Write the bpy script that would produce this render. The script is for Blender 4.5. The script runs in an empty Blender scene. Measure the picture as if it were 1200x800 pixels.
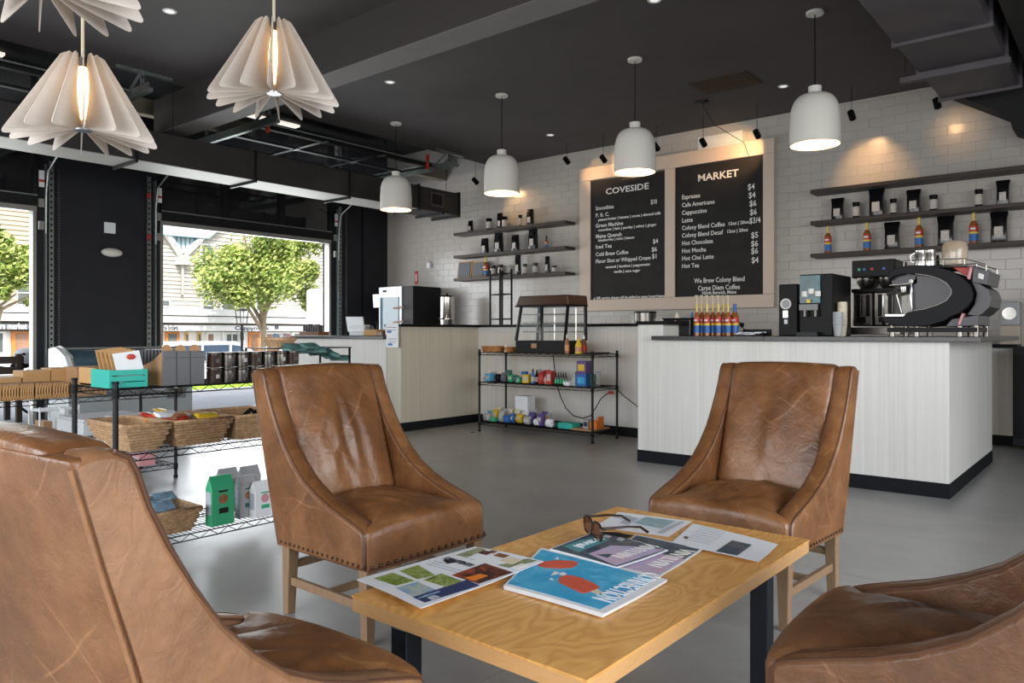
import bpy, math, random
from mathutils import Vector, Matrix
random.seed(7)
SC = bpy.context.scene
COL = SC.collection
PI = math.pi

# ------------------------------------------------------------------ camera, sky, lights, exposure
FPX = 890.0
YAW = math.atan(735 / FPX)
EYE = 1.1
cam_d = bpy.data.cameras.new('camera'); cam = bpy.data.objects.new('camera', cam_d); COL.objects.link(cam)
cam_d.lens = FPX / 1200 * 36; cam_d.shift_y = -10 / 1200; cam_d.clip_end = 300; cam_d.clip_start = .02
cam.location = (0, 0, EYE); cam.rotation_euler = (PI / 2, 0, YAW)
SC.camera = cam

W = bpy.data.worlds.new('world'); SC.world = W; W.use_nodes = True
wn = W.node_tree.nodes; wl = W.node_tree.links
bgn = wn['Background']
sky = wn.new('ShaderNodeTexSky'); sky.sky_type = 'NISHITA'; sky.sun_disc = False
sky.sun_elevation = math.radians(48); sky.sun_rotation = math.radians(100); sky.air_density = 1.0; sky.dust_density = 2.5
hs = wn.new('ShaderNodeHueSaturation'); hs.inputs['Saturation'].default_value = .55; wl.new(sky.outputs[0], hs.inputs['Color']); wl.new(hs.outputs[0], bgn.inputs['Color']); bgn.inputs['Strength'].default_value = 0.42

def light(name, kind, loc, energy, col=(1, 1, 1), **kw):
    d = bpy.data.lights.new(name, kind); d.energy = energy; d.color = col
    rot = kw.pop('rot', None); aim = kw.pop('aim', None)
    for k, v in kw.items(): setattr(d, k, v)
    o = bpy.data.objects.new(name, d); COL.objects.link(o); o.location = loc
    if rot: o.rotation_euler = rot
    if aim: o.rotation_euler = (Vector(aim) - Vector(loc)).to_track_quat('-Z', 'Y').to_euler()
    return o
light('sun', 'SUN', (20, 0, 30), 4.6, (1, .95, .87), angle=.01, aim=(-26 + 20 * .35, 14 - 0, 0 - 0))
bpy.data.objects['sun'].rotation_euler = Vector((-.62, .28, -.73)).to_track_quat('-Z', 'Y').to_euler()
# daylight through the storefront glazing of the wall behind the camera and of the wall on the right
light('rear_window_daylight', 'AREA', (-2.6, -3.2, 1.8), 340, (.97, .98, 1), shape='RECTANGLE', size=8.0, size_y=2.2, rot=(PI / 2 - .42, 0, 0))
light('right_window_daylight', 'AREA', (3.3, 1.8, 1.8), 230, (.90, .95, 1), shape='RECTANGLE', size=5.0, size_y=2.2, rot=(PI / 2 - .5, 0, PI / 2))
# daylight through the two raised doors of the left wall
light('left_door_daylight', 'AREA', (-10.5, 6.3, 1.35), 130, (.93, .97, 1), shape='RECTANGLE', size=2.8, size_y=2.4, rot=(PI / 2, 0, -PI / 2))
light('left_door_daylight', 'AREA', (-10.5, 2.0, 1.35), 85, (.93, .97, 1), shape='RECTANGLE', size=2.8, size_y=2.4, rot=(PI / 2, 0, -PI / 2))
SC.view_settings.view_transform = 'Standard'; SC.view_settings.look = 'None'
SC.view_settings.exposure = 0.0; SC.view_settings.gamma = 1.0; SC.view_settings.use_curve_mapping = False
SC.cycles.use_denoising = True; SC.cycles.max_bounces = 7; SC.cycles.diffuse_bounces = 4; SC.cycles.glossy_bounces = 3
SC.cycles.transmission_bounces = 6; SC.cycles.transparent_max_bounces = 8; SC.cycles.sample_clamp_indirect = 5
SC.cycles.caustics_reflective = False; SC.cycles.caustics_refractive = False

# ------------------------------------------------------------------ where a measured sight line meets a real plane
_fw = (-math.sin(YAW), math.cos(YAW)); _rt = (math.cos(YAW), math.sin(YAW))
def _ray(x, y):
    u = (x - 600) / FPX
    return _fw[0] + u * _rt[0], _fw[1] + u * _rt[1], (390 - y) / FPX
def gz(x, y, z):
    r = _ray(x, y); t = (z - EYE) / r[2]; return Vector((r[0] * t, r[1] * t, z))
def gy(x, y, Y):
    r = _ray(x, y); t = Y / r[1]; return Vector((r[0] * t, Y, EYE + r[2] * t))
def gx(x, y, X):
    r = _ray(x, y); t = X / r[0]; return Vector((X, r[1] * t, EYE + r[2] * t))

# ------------------------------------------------------------------ materials
M = {}
def _nt(name):
    m = bpy.data.materials.new(name); m.use_nodes = True; M[name] = m
    nt = m.node_tree; return m, nt, nt.nodes, nt.links, nt.nodes['Principled BSDF']
def N(nt, kind, **kw):
    n = nt.nodes.new('ShaderNode' + kind)
    for k, v in kw.items():
        if k[0] == '_': n.inputs[k[1:].replace('_', ' ')].default_value = v
        else: setattr(n, k, v)
    return n
def ramp(nt, fac, stops):
    r = nt.nodes.new('ShaderNodeValToRGB'); e = r.color_ramp.elements
    while len(e) > 1: e.remove(e[0])
    for i, (p, c) in enumerate(stops):
        s = e[0] if i == 0 else e.new(p); s.position = p
        s.color = (*c, 1) if len(c) == 3 else c
    nt.links.new(fac, r.inputs[0]); return r.outputs[0]
def mix(nt, f, a, b, mode='MIX'):
    m = nt.nodes.new('ShaderNodeMix'); m.data_type = 'RGBA'; m.blend_type = mode
    for s, v in ((0, f), (6, a), (7, b)):
        if hasattr(v, 'links'): nt.links.new(v, m.inputs[s])
        elif s == 0: m.inputs[0].default_value = v
        else: m.inputs[s].default_value = (*v, 1)
    return m.outputs[2]
def coords(nt, scale=(1, 1, 1), rot=(0, 0, 0), kind='Object'):
    t = nt.nodes.new('ShaderNodeTexCoord'); mp = nt.nodes.new('ShaderNodeMapping')
    mp.inputs['Scale'].default_value = scale; mp.inputs['Rotation'].default_value = rot
    nt.links.new(t.outputs[kind], mp.inputs[0]); return mp.outputs[0]
def noise(nt, vec, scale, detail=3, rough=.5, dist=0):
    n = N(nt, 'TexNoise', _Scale=scale, _Detail=detail, _Roughness=rough, _Distortion=dist)
    nt.links.new(vec, n.inputs['Vector']); return n.outputs['Fac']
def bump(nt, b, h, strength=.3, dist=.01):
    n = N(nt, 'Bump', _Strength=strength, _Distance=dist); nt.links.new(h, n.inputs['Height'])
    nt.links.new(n.outputs[0], b.inputs['Normal'])
def mat(name, col, rough=.5, metal=0, var=.03, scale=12, bmp=0, spec=.5, coat=0):
    m, nt, n, l, b = _nt(name)
    b.inputs['Roughness'].default_value = rough; b.inputs['Metallic'].default_value = metal
    b.inputs['Specular IOR Level'].default_value = spec; b.inputs['Coat Weight'].default_value = coat
    v = coords(nt); f = noise(nt, v, scale)
    lo = tuple(max(0, c * (1 - var)) for c in col); hi = tuple(min(1, c * (1 + var)) for c in col)
    l.new(ramp(nt, f, [(.3, lo), (.7, hi)]), b.inputs['Base Color'])
    if bmp: bump(nt, b, f, bmp, .004)
    return m
def emis(name, col, s):
    m, nt, n, l, b = _nt(name)
    b.inputs['Base Color'].default_value = (*col, 1); b.inputs['Emission Color'].default_value = (*col, 1)
    b.inputs['Emission Strength'].default_value = s; return m
def glass(name, col=(1, 1, 1), rough=0.0, alpha=.12):
    m, nt, n, l, b = _nt(name)
    b.inputs['Base Color'].default_value = (*col, 1); b.inputs['Roughness'].default_value = max(rough, .03)
    b.inputs['Alpha'].default_value = alpha; b.inputs['Specular IOR Level'].default_value = .9; return m

def leather(name, dark, midc, lite):
    m, nt, n, l, b = _nt(name)
    v = coords(nt)
    big = noise(nt, v, 3.2, 5, .62, .6)
    base = ramp(nt, big, [(.28, dark), (.5, midc), (.74, lite)])
    fine = noise(nt, v, 38, 6, .7)
    base = mix(nt, .35, base, ramp(nt, fine, [(.3, tuple(c * .55 for c in midc)), (.7, tuple(min(1, c * 1.45) for c in midc))]), 'MIX')
    # long pale scuffs: thin bands of warped noise
    def scuff(sc, rot, w):
        vv = coords(nt, sc, rot); w1 = noise(nt, vv, 1.9, 2.5, .45, 1.6)
        return ramp(nt, w1, [(.5 - w, (0, 0, 0)), (.5, (1, 1, 1)), (.5 + w, (0, 0, 0))])
    def lines(rot, sc, dist, w):
        wv = N(nt, 'TexWave', _Scale=sc, _Distortion=dist, _Detail=2.0); wv.inputs['Detail Scale'].default_value = .7
        l.new(coords(nt, (1, 1, 1), rot), wv.inputs['Vector'])
        return ramp(nt, wv.outputs['Fac'], [(1 - w * 3, (0, 0, 0)), (1 - w, (.35, .35, .35)), (1, (1, 1, 1))])
    s1 = lines((.3, .5, .7), 2.1, 5.5, .004)
    s2 = lines((1.1, -.4, 2.2), 2.7, 7.5, .004)
    mask = ramp(nt, noise(nt, v, 5, 3), [(.50, (0, 0, 0)), (.64, (1, 1, 1))])
    add = N(nt, 'MixRGB', blend_type='ADD'); add.inputs[0].default_value = 1
    l.new(s1, add.inputs[1]); l.new(s2, add.inputs[2])
    mul = N(nt, 'MixRGB', blend_type='MULTIPLY'); mul.inputs[0].default_value = 1
    l.new(add.outputs[0], mul.inputs[1]); l.new(mask, mul.inputs[2])
    sc_ = N(nt, 'Math', operation='MULTIPLY'); l.new(mul.outputs[0], sc_.inputs[0]); sc_.inputs[1].default_value = .17
    col = mix(nt, sc_.outputs[0], base, tuple(min(1, c * 2.1 + .03) for c in lite))
    l.new(col, b.inputs['Base Color'])
    l.new(ramp(nt, noise(nt, v, 9, 4), [(.3, (.27,) * 3), (.7, (.46,) * 3)]), b.inputs['Roughness'])
    vor = N(nt, 'TexVoronoi', _Scale=230); l.new(v, vor.inputs['Vector'])
    wr = noise(nt, v, 14, 5, .6, 1.2)
    h = N(nt, 'Math', operation='MULTIPLY_ADD'); l.new(vor.outputs['Distance'], h.inputs[0]); h.inputs[1].default_value = .05; l.new(wr, h.inputs[2])
    bump(nt, b, h.outputs[0], .32, .012)
    b.inputs['Specular IOR Level'].default_value = .5
    return m
leather('leather', (.062, .023, .008), (.190, .079, .028), (.345, .172, .072))
leather('leather_lit', (.15, .070, .032), (.265, .130, .062), (.365, .200, .106))  # same leather, light on the foreground chair's side put into the colour
leather('leather_shaded', (.066, .028, .012), (.135, .060, .026), (.22, .108, .050))  # same leather, shade on the corner chair put into the colour
mat('piping', (.11, .05, .028), .45)
mat('hood_reflection', (.060, .024, .010), .2)  # black hood; the brown is a reflection painted into its colour
mat('nail', (.09, .055, .035), .35, .8)

def wood(name, a, c, scale=(1, 9, 9), ring=3.0, rough=.4, bstr=.05, dist=3.5):
    m, nt, n, l, b = _nt(name)
    v = coords(nt, scale); f = noise(nt, v, ring, 6, .6, dist)
    f2 = noise(nt, coords(nt, tuple(s * 6 for s in scale)), ring * 3, 3)
    base = mix(nt, .3, ramp(nt, f, [(.25, a), (.50, c), (.56, tuple((x + y) / 2 for x, y in zip(a, c))), (.8, c)]), ramp(nt, f2, [(.3, a), (.7, c)]))
    l.new(base, b.inputs['Base Color']); b.inputs['Roughness'].default_value = rough
    bump(nt, b, f2, bstr, .003); return m
def contour_wood(name, a, c, scale, ns, bands, rough):
    m, nt, n, l, b = _nt(name)
    f = noise(nt, coords(nt, scale), ns, 3, .45, .5)
    k = N(nt, 'Math', operation='MULTIPLY'); l.new(f, k.inputs[0]); k.inputs[1].default_value = bands
    pp = N(nt, 'Math', operation='PINGPONG'); l.new(k.outputs[0], pp.inputs[0]); pp.inputs[1].default_value = 1
    f2 = noise(nt, coords(nt, (scale[0] * 14, scale[1] * 1.5, 6)), 9, 4)
    base = ramp(nt, pp.outputs[0], [(0, a), (.5, tuple(x * .4 + y * .6 for x, y in zip(a, c))), (1, c)])
    base = mix(nt, .45, base, ramp(nt, f2, [(.3, tuple(x * .55 + y * .45 for x, y in zip(a, c))), (.7, c)]))
    l.new(base, b.inputs['Base Color']); b.inputs['Roughness'].default_value = rough; return m
contour_wood('birch_top', (.60, .27, .066), (.88, .49, .155), (2.0, .9, 1), 2.4, 34, .27)
wood('birch_edge', (.58, .30, .11), (.72, .42, .18), (1, 1, 10), 4, .4)
wood('leg_oak', (.15, .088, .045), (.29, .185, .105), (8, 8, 1), 3, .55)
wood('shelf_wood', (.012, .008, .006), (.045, .027, .016), (1, 6, 12), 5, .5)
wood('frame_maple', (.58, .45, .36), (.68, .55, .45), (5, 1, 5), 3, .45)
wood('lamp_ply', (.66, .59, .53), (.76, .70, .64), (1, 1, 6), 4, .6)
wood('crate_wood', (.40, .21, .075), (.55, .32, .13), (1, 4, 6), 3, .6)
wood('walnut', (.10, .040, .016), (.20, .085, .035), (1, 5, 5), 3, .3)

# striped laminate of the counters: fine vertical streaks
def laminate(name, a, c):
    m, nt, n, l, b = _nt(name)
    v = coords(nt, (1, 1, .012)); f = noise(nt, v, 55, 4, .7); f2 = noise(nt, coords(nt, (1, 1, .03)), 9, 2)
    l.new(mix(nt, .35, ramp(nt, f, [(.36, a), (.62, c)]), ramp(nt, f2, [(.3, a), (.7, c)])), b.inputs['Base Color'])
    b.inputs['Roughness'].default_value = .42; bump(nt, b, f, .05, .002); return m
laminate('laminate', (.60, .585, .55), (.72, .705, .67))
laminate('laminate_shaded', (.46, .42, .34), (.56, .52, .43))  # same laminate, its dimmer warm lighting put into the colour

def concrete(name, a, c, rough):
    m, nt, n, l, b = _nt(name)
    v = coords(nt, kind='Object'); f = noise(nt, v, .55, 6, .6, .8); g = noise(nt, v, 6, 8, .68); h = noise(nt, v, 90, 3)
    sw = noise(nt, coords(nt, (.8, 1.3, 1)), 1.1, 7, .62, .9)
    base = mix(nt, .35, ramp(nt, f, [(.3, a), (.7, c)]), ramp(nt, g, [(.33, a), (.66, c)]))
    base = mix(nt, .25, base, ramp(nt, sw, [(.35, a), (.6, tuple(min(1, q * 1.12) for q in c))]))
    l.new(base, b.inputs['Base Color'])
    l.new(ramp(nt, f, [(.3, (rough - .04,) * 3), (.7, (rough + .08,) * 3)]), b.inputs['Roughness'])
    bump(nt, b, noise(nt, v, 5, 2), .02, .004); return m
concrete('floor_concrete', (.215, .214, .206), (.345, .343, .332), .30)
concrete('pavement', (.55, .53, .49), (.70, .68, .64), .8)
concrete('asphalt', (.30, .30, .30), (.40, .40, .40), .9)
mat('ceiling_paint', (.072, .063, .062), .75, 0, .10, 2)
mat('beam_face', (.040, .033, .033), .75)
mat('beam_soffit_lit', (.17, .158, .152), .8)  # lit look of the beam's underside put into the colour
mat('wall_black', (.014, .0145, .019), .62, 0, .15, 4, 0, .35)
mat('tile', (.47, .435, .395), .24, 0, .03, 3, 0, .6)
mat('grout', (.36, .34, .32), .9)
mat('white_paint', (.74, .73, .70), .5)
mat('duct_dark', (.034, .031, .030), .5, .2, .15, 3)
mat('duct_bounce_lit', (.30, .285, .26), .55, .1, .08, 2)  # floor-bounced light on the black duct's underside, put into the colour
mat('duct_mauve', (.098, .088, .096), .48, .3, .15, 3)
mat('black', (.005, .005, .0055), .38, 0, .03, 4, 0, .14)
mat('black_matte', (.008, .008, .009), .6, 0, .03, 4, 0, .3)
mat('black_metal', (.012, .012, .013), .42, .3, .03, 4, 0, .35)
mat('black_gloss', (.005, .005, .006), .16, 0, .05, 5, 0, .45)
mat('rubber', (.008, .009, .011), .6, 0, .03, 4, 0, .15)
mat('counter_stone', (.036, .034, .034), .28, 0, .3, 40)
mat('steel', (.62, .60, .57), .22, 1.0, .1, 5)
mat('steel_dark', (.17, .155, .14), .3, 1.0, .25, 14)
mat('galvanized', (.26, .29, .28), .38, .75, .2, 25)
mat('chrome', (.55, .55, .56), .14, 1.0)
mat('leg_steel', (.014, .018, .027), .4, .5)
mat('table_black', (.012, .012, .014), .45)
mat('off_white_enamel', (.74, .72, .66), .38, 0, .01, 2)
mat('lamp_inside', (.80, .72, .60), .5)
mat('paper', (.82, .84, .87), .6, 0, .02)
mat('red', (.50, .035, .025), .45)
mat('teal', (.02, .42, .34), .5)
mat('green', (.045, .42, .20), .45)
mat('yellow', (.75, .50, .03), .4)
mat('orange', (.80, .22, .02), .5)
mat('blue', (.03, .14, .42), .45)
mat('sky_blue', (.10, .45, .72), .4)
mat('purple', (.12, .07, .25), .45)
mat('pink', (.65, .30, .32), .5)
mat('grey_bag', (.40, .41, .42), .5)
mat('grey_box', (.13, .135, .14), .65)
mat('kraft', (.42, .24, .12), .75, 0, .1, 20)
mat('slate_grey', (.14, .15, .165), .5)
mat('cream', (.72, .65, .48), .5)
mat('blue_packet', (.17, .27, .36), .4, 0, .3, 30)
mat('green_packet', (.06, .14, .13), .4, 0, .4, 40)
mat('brown_food', (.30, .12, .05), .6, 0, .4, 30)
mat('amber', (.28, .09, .02), .15)
mat('gold', (.65, .48, .10), .3)
mat('chalk', (.80, .79, .75), .9)
mat('board_black', (.018, .016, .015), .62, 0, .2, 6, 0, .25)
mat('siding', (.47, .44, .39), .8, 0, .05, 8)
mat('siding_tan', (.46, .38, .27), .8, 0, .05, 8)
mat('trim_white', (.86, .85, .83), .6)
mat('roof_blue', (.35, .50, .58), .6)
mat('shingle', (.16, .15, .14), .9)
mat('sign_grey', (.10, .115, .14), .6)
mat('door_orange', (.62, .22, .04), .5)
mat('door_yellow', (.70, .45, .10), .5)
mat('window_dark', (.10, .12, .12), .12, 0, .4, 1)
mat('window_warm', (.30, .17, .11), .2, 0, .4, 1)
mat('car_silver', (.60, .64, .68), .25, .3)
mat('car_glass', (.035, .06, .10), .08)
mat('car_white', (.82, .82, .80), .25)
mat('grass', (.34, .52, .05), .9, 0, .3, 30)
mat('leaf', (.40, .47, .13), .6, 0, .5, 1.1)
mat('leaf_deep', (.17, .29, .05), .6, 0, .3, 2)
mat('bark', (.40, .31, .22), .9, 0, .2, 6, .3)
mat('freezer_grey', (.30, .33, .34), .45)
mat('freezer_white', (.70, .73, .75), .4)
mat('aluminium', (.30, .29, .27), .42, .5)
mat('umber_vent', (.050, .028, .014), .6)
mat('teal_panel', (.012, .085, .10), .25, 0, .4, 12)
mat('lens_brown', (.10, .035, .02), .1)
mat('tortoise', (.030, .016, .010), .2)
mat('machine_grey', (.045, .043, .048), .3, .1, .03, 4, 0, .35)
mat('machine_black', (.006, .006, .008), .42, 0, .03, 4, 0, .14)
mat('plastic_cream', (.46, .40, .32), .4)
mat('pocket_dark', (.012, .012, .013), .9)
mat('beige_steel', (.20, .175, .125), .7)
glass('clear_glass', (.9, .95, .95), 0, .13)
glass('freezer_glass', (.07, .13, .17), 0, .82)
mat('door_glass', (.012, .012, .014), .05, 0, .02, 1, 0, 1.0)
glass('globe', (.65, .52, .38), .1, .55)
mat('jar_glass', (.05, .032, .026), .08)
emis('bulb_glow', (1, .60, .25), 11)
emis('downlight_glow', (.95, .93, .9), .65)
emis('strip_glow', (1, .93, .82), .9)
# woven wicker
m, nt, n, l, b = _nt('wicker')
v = coords(nt); f = noise(nt, v, 45, 3); g = noise(nt, v, 5, 2)
l.new(mix(nt, .4, ramp(nt, f, [(.3, (.26, .14, .06)), (.7, (.60, .40, .23))]), ramp(nt, g, [(.3, (.32, .18, .085)), (.7, (.56, .37, .21))])), b.inputs['Base Color'])
b.inputs['Roughness'].default_value = .75; bump(nt, b, f, .5, .006)
wicker2 = mat('wicker_orange', (.48, .21, .065), .7, 0, .35, 40, .3)
# prints for the papers
def print_mat(name, cols, sc, seed=0):
    m, nt, n, l, b = _nt(name)
    v = coords(nt, (1, 1, 1), (0, 0, seed)); f = noise(nt, v, sc, 5, .65, 1.5)
    k = len(cols); l.new(ramp(nt, f, [(.25 + .5 * i / (k - 1), c) for i, c in enumerate(cols)]), b.inputs['Base Color'])
    b.inputs['Roughness'].default_value = .42
print_mat('print_garden', [(.03, .06, .015), (.14, .24, .03), (.35, .42, .10), (.50, .50, .55)], 45)
print_mat('print_coast', [(.25, .32, .15), (.50, .55, .45), (.15, .35, .65), (.6, .68, .75)], 14, 1)
print_mat('print_navy', [(.02, .035, .12), (.03, .05, .16)], 10)
print_mat('print_sage', [(.10, .12, .05), (.28, .33, .17), (.45, .45, .32)], 25, 2)
print_mat('print_fire', [(.012, .01, .01), (.05, .015, .012), (.60, .09, .02)], 16, 3)
print_mat('print_pool', [(.01, .22, .50), (.03, .38, .68), (.10, .50, .76), (.30, .70, .86)], 9, 1)
print_mat('print_dusk', [(.012, .014, .02), (.05, .10, .14), (.25, .17, .16)], 12, 5)
print_mat('print_pink', [(.70, .38, .38), (.58, .48, .66), (.35, .36, .55)], 6, 2)
print_mat('print_teal', [(.05, .25, .28), (.15, .42, .45)], 18)
print_mat('print_grey', [(.30, .34, .42), (.6, .63, .68)], 50)
print_mat('print_sail', [(.10, .25, .33), (.28, .45, .50), (.7, .62, .45)], 10, 4)
print_mat('ink', [(.02, .025, .05), (.04, .05, .08)], 10)
print_mat('popsicle', [(.62, .07, .035), (.80, .16, .09)], 30)
print_mat('label_red', [(.55, .03, .02), (.70, .35, .10), (.06, .14, .45)], 22)
print_mat('label_mix', [(.02, .02, .02), (.55, .50, .45), (.75, .72, .68)], 90)
print_mat('reflection', [(.03, .03, .035), (.10, .10, .10), (.22, .20, .17)], 3)

# ------------------------------------------------------------------ mesh helpers
ORG = {}
class MB:
    def __init__(s): s.v = []; s.f = []; s.mi = []
    def add(s, vs, fs, mi=0):
        k = len(s.v); s.v += [tuple(p) for p in vs]; s.f += [tuple(i + k for i in f) for f in fs]; s.mi += [mi] * len(fs); return s
    def box(s, x0, x1, y0, y1, z0, z1, mi=0):
        return s.add([(x0, y0, z0), (x1, y0, z0), (x1, y1, z0), (x0, y1, z0), (x0, y0, z1), (x1, y0, z1), (x1, y1, z1), (x0, y1, z1)],
                     [(0, 3, 2, 1), (4, 5, 6, 7), (0, 1, 5, 4), (1, 2, 6, 5), (2, 3, 7, 6), (3, 0, 4, 7)], mi)
    def cbox(s, c, d, mi=0, rz=0, rx=0, ry=0):
        R = Matrix.Rotation(rz, 3, 'Z') @ Matrix.Rotation(ry, 3, 'Y') @ Matrix.Rotation(rx, 3, 'X')
        vs = [Vector(c) + R @ Vector((a * d[0] / 2, b_ * d[1] / 2, e * d[2] / 2)) for e in (-1, 1) for a, b_ in ((-1, -1), (1, -1), (1, 1), (-1, 1))]
        return s.add(vs, [(0, 3, 2, 1), (4, 5, 6, 7), (0, 1, 5, 4), (1, 2, 6, 5), (2, 3, 7, 6), (3, 0, 4, 7)], mi)
    def bevbox(s, x0, x1, y0, y1, z0, z1, e, mi=0):      # box with a chamfered -y face
        vs = [(x0, y1, z0), (x1, y1, z0), (x1, y1, z1), (x0, y1, z1), (x0, y0 + e, z0), (x1, y0 + e, z0), (x1, y0 + e, z1), (x0, y0 + e, z1),
              (x0 + e, y0, z0 + e), (x1 - e, y0, z0 + e), (x1 - e, y0, z1 - e), (x0 + e, y0, z1 - e)]
        return s.add(vs, [(4, 5, 9, 8), (5, 6, 10, 9), (6, 7, 11, 10), (7, 4, 8, 11), (8, 9, 10, 11), (0, 1, 5, 4), (1, 2, 6, 5), (2, 3, 7, 6), (3, 0, 4, 7)], mi)
    def tube(s, p0, p1, r, n=8, r2=None, mi=0, cap=True):
        p0 = Vector(p0); p1 = Vector(p1); r2 = r if r2 is None else r2; d = (p1 - p0)
        if d.length < 1e-7: return s
        q = d.to_track_quat('Z', 'Y'); vs = []
        for p, rr in ((p0, r), (p1, r2)):
            for i in range(n):
                a = 2 * PI * i / n; vs.append(p + q @ Vector((rr * math.cos(a), rr * math.sin(a), 0)))
        fs = [(i, (i + 1) % n, n + (i + 1) % n, n + i) for i in range(n)]
        if cap: fs += [tuple(range(n))[::-1], tuple(range(n, 2 * n))]
        return s.add(vs, fs, mi)
    def path(s, pts, r, n=6, mi=0, closed=False):
        pts = [Vector(p) for p in pts]; K = len(pts); vs = []; up = None
        for k, p in enumerate(pts):
            a = pts[k - 1] if (k > 0 or closed) else p; c = pts[(k + 1) % K] if (k < K - 1 or closed) else p
            t = (c - a).normalized()
            if up is None: up = Vector((0, 0, 1)) if abs(t.z) < .9 else Vector((1, 0, 0))
            u = (up - t * up.dot(t))
            u = u.normalized() if u.length > 1e-5 else t.orthogonal().normalized()
            up = u; w = t.cross(u); rr = r[k] if isinstance(r, (list, tuple)) else r
            for i in range(n):
                g = 2 * PI * i / n; vs.append(p + u * (rr * math.cos(g)) + w * (rr * math.sin(g)))
        fs = []
        for k in range(K if closed else K - 1):
            a = k * n; c = ((k + 1) % K) * n
            fs += [(a + i, a + (i + 1) % n, c + (i + 1) % n, c + i) for i in range(n)]
        if not closed: fs += [tuple(range(n))[::-1], tuple(range((K - 1) * n, K * n))]
        return s.add(vs, fs, mi)
    def lathe(s, prof, c=(0, 0, 0), n=20, mi=0, q=None, capb=False, capt=False):
        c = Vector(c); vs = []
        for r, z in prof:
            for i in range(n):
                a = 2 * PI * i / n; p = Vector((r * math.cos(a), r * math.sin(a), z)); vs.append(c + (q @ p if q else p))
        fs = [(k * n + i, k * n + (i + 1) % n, (k + 1) * n + (i + 1) % n, (k + 1) * n + i) for k in range(len(prof) - 1) for i in range(n)]
        if capb: fs.append(tuple(range(n))[::-1])
        if capt: fs.append(tuple(range((len(prof) - 1) * n, len(prof) * n)))
        return s.add(vs, fs, mi)
    def prism(s, poly, w0, w1, f, mi=0):                 # f(u, v, w) -> point
        k = len(poly); vs = [f(u, v, w0) for u, v in poly] + [f(u, v, w1) for u, v in poly]
        fs = [tuple(range(k))[::-1], tuple(range(k, 2 * k))] + [(i, (i + 1) % k, k + (i + 1) % k, k + i) for i in range(k)]
        return s.add(vs, fs, mi)
    def quad(s, a, b_, c, d, mi=0): return s.add([a, b_, c, d], [(0, 1, 2, 3)], mi)
    def sphere(s, c, r, n=10, m_=6, mi=0, sq=(1, 1, 1)):
        prof = [(max(r * math.sin(PI * j / m_), 1e-5), -r * math.cos(PI * j / m_)) for j in range(m_ + 1)]; k = len(s.v)
        s.lathe(prof, (0, 0, 0), n, mi)
        for i in range(k, len(s.v)):
            p = s.v[i]; s.v[i] = (c[0] + p[0] * sq[0], c[1] + p[1] * sq[1], c[2] + p[2] * sq[2])
        return s
    def rbox(s, c, d, r, n=(6, 6, 6), deform=None, mi=0):  # rounded box, grid-subdivided
        c = Vector(c); idx = {}; vs = []
        def vert(i, j, k):
            key = (i, j, k)
            if key in idx: return idx[key]
            p = []
            for a, (q, nn, L) in enumerate(zip(key, n, d)):
                e = min(r / L, .49); ts = q / nn
                if nn >= 4:  # put rows close to the edges
                    e2 = e; seq = [0, e2 * .3, e2] + [e2 + (1 - 2 * e2) * t / (nn - 4) for t in range(1, nn - 4)] + [1 - e2, 1 - e2 * .3, 1] if nn > 4 else [0, e2, .5, 1 - e2, 1]
                    ts = seq[q]
                p.append((ts - .5) * L)
            p = Vector(p); inn = Vector([max(-(L / 2 - r), min(L / 2 - r, x)) for x, L in zip(p, d)])
            dv = p - inn
            if dv.length > 1e-9: p = inn + dv.normalized() * r if dv.length > 0 and (abs(p.x) >= d[0] / 2 - 1e-6 or abs(p.y) >= d[1] / 2 - 1e-6 or abs(p.z) >= d[2] / 2 - 1e-6) else p
            if deform: p = Vector(deform(p.x, p.y, p.z))
            idx[key] = len(vs); vs.append(c + p); return idx[key]
        fs = []; a, b_, e = n
        for i in range(a):
            for j in range(b_):
                fs.append((vert(i, j, 0), vert(i, j + 1, 0), vert(i + 1, j + 1, 0), vert(i + 1, j, 0)))
                fs.append((vert(i, j, e), vert(i + 1, j, e), vert(i + 1, j + 1, e), vert(i, j + 1, e)))
        for i in range(a):
            for k in range(e):
                fs.append((vert(i, 0, k), vert(i + 1, 0, k), vert(i + 1, 0, k + 1), vert(i, 0, k + 1)))
                fs.append((vert(i, b_, k), vert(i, b_, k + 1), vert(i + 1, b_, k + 1), vert(i + 1, b_, k)))
        for j in range(b_):
            for k in range(e):
                fs.append((vert(0, j, k), vert(0, j, k + 1), vert(0, j + 1, k + 1), vert(0, j + 1, k)))
                fs.append((vert(a, j, k), vert(a, j + 1, k), vert(a, j + 1, k + 1), vert(a, j, k + 1)))
        return s.add(vs, fs, mi)
    def build(s, name, mats, parent=None, smooth=None, bevel=0, kind=None, label=None):
        me = bpy.data.meshes.new(name); vs = s.v; o_ = Vector((0, 0, 0))
        if parent is not None and parent.name in ORG:
            o_ = ORG[parent.name]; vs = [(p[0] - o_.x, p[1] - o_.y, p[2] - o_.z) for p in s.v]
        me.from_pydata(vs, [], s.f); me.update()
        if isinstance(mats, str): mats = [mats]
        for q in mats: me.materials.append(M[q])
        if len(mats) > 1: me.polygons.foreach_set('material_index', s.mi)
        if smooth is not None:
            me.shade_smooth()
            try: me.set_sharp_from_angle(angle=math.radians(smooth))
            except Exception: pass
        o = bpy.data.objects.new(name, me); COL.objects.link(o)
        if parent is not None: o.parent = parent; ORG[o.name] = o_
        if bevel:
            md = o.modifiers.new('bevel', 'BEVEL'); md.width = bevel; md.segments = 2; md.limit_method = 'ANGLE'
        if kind: o['kind'] = kind
        if label: o['label'] = label
        return o
def tag(o, label, cat, group=None, kind=None):
    o['label'] = label; o['category'] = cat
    if group: o['group'] = group
    if kind: o['kind'] = kind
    return o
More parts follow.
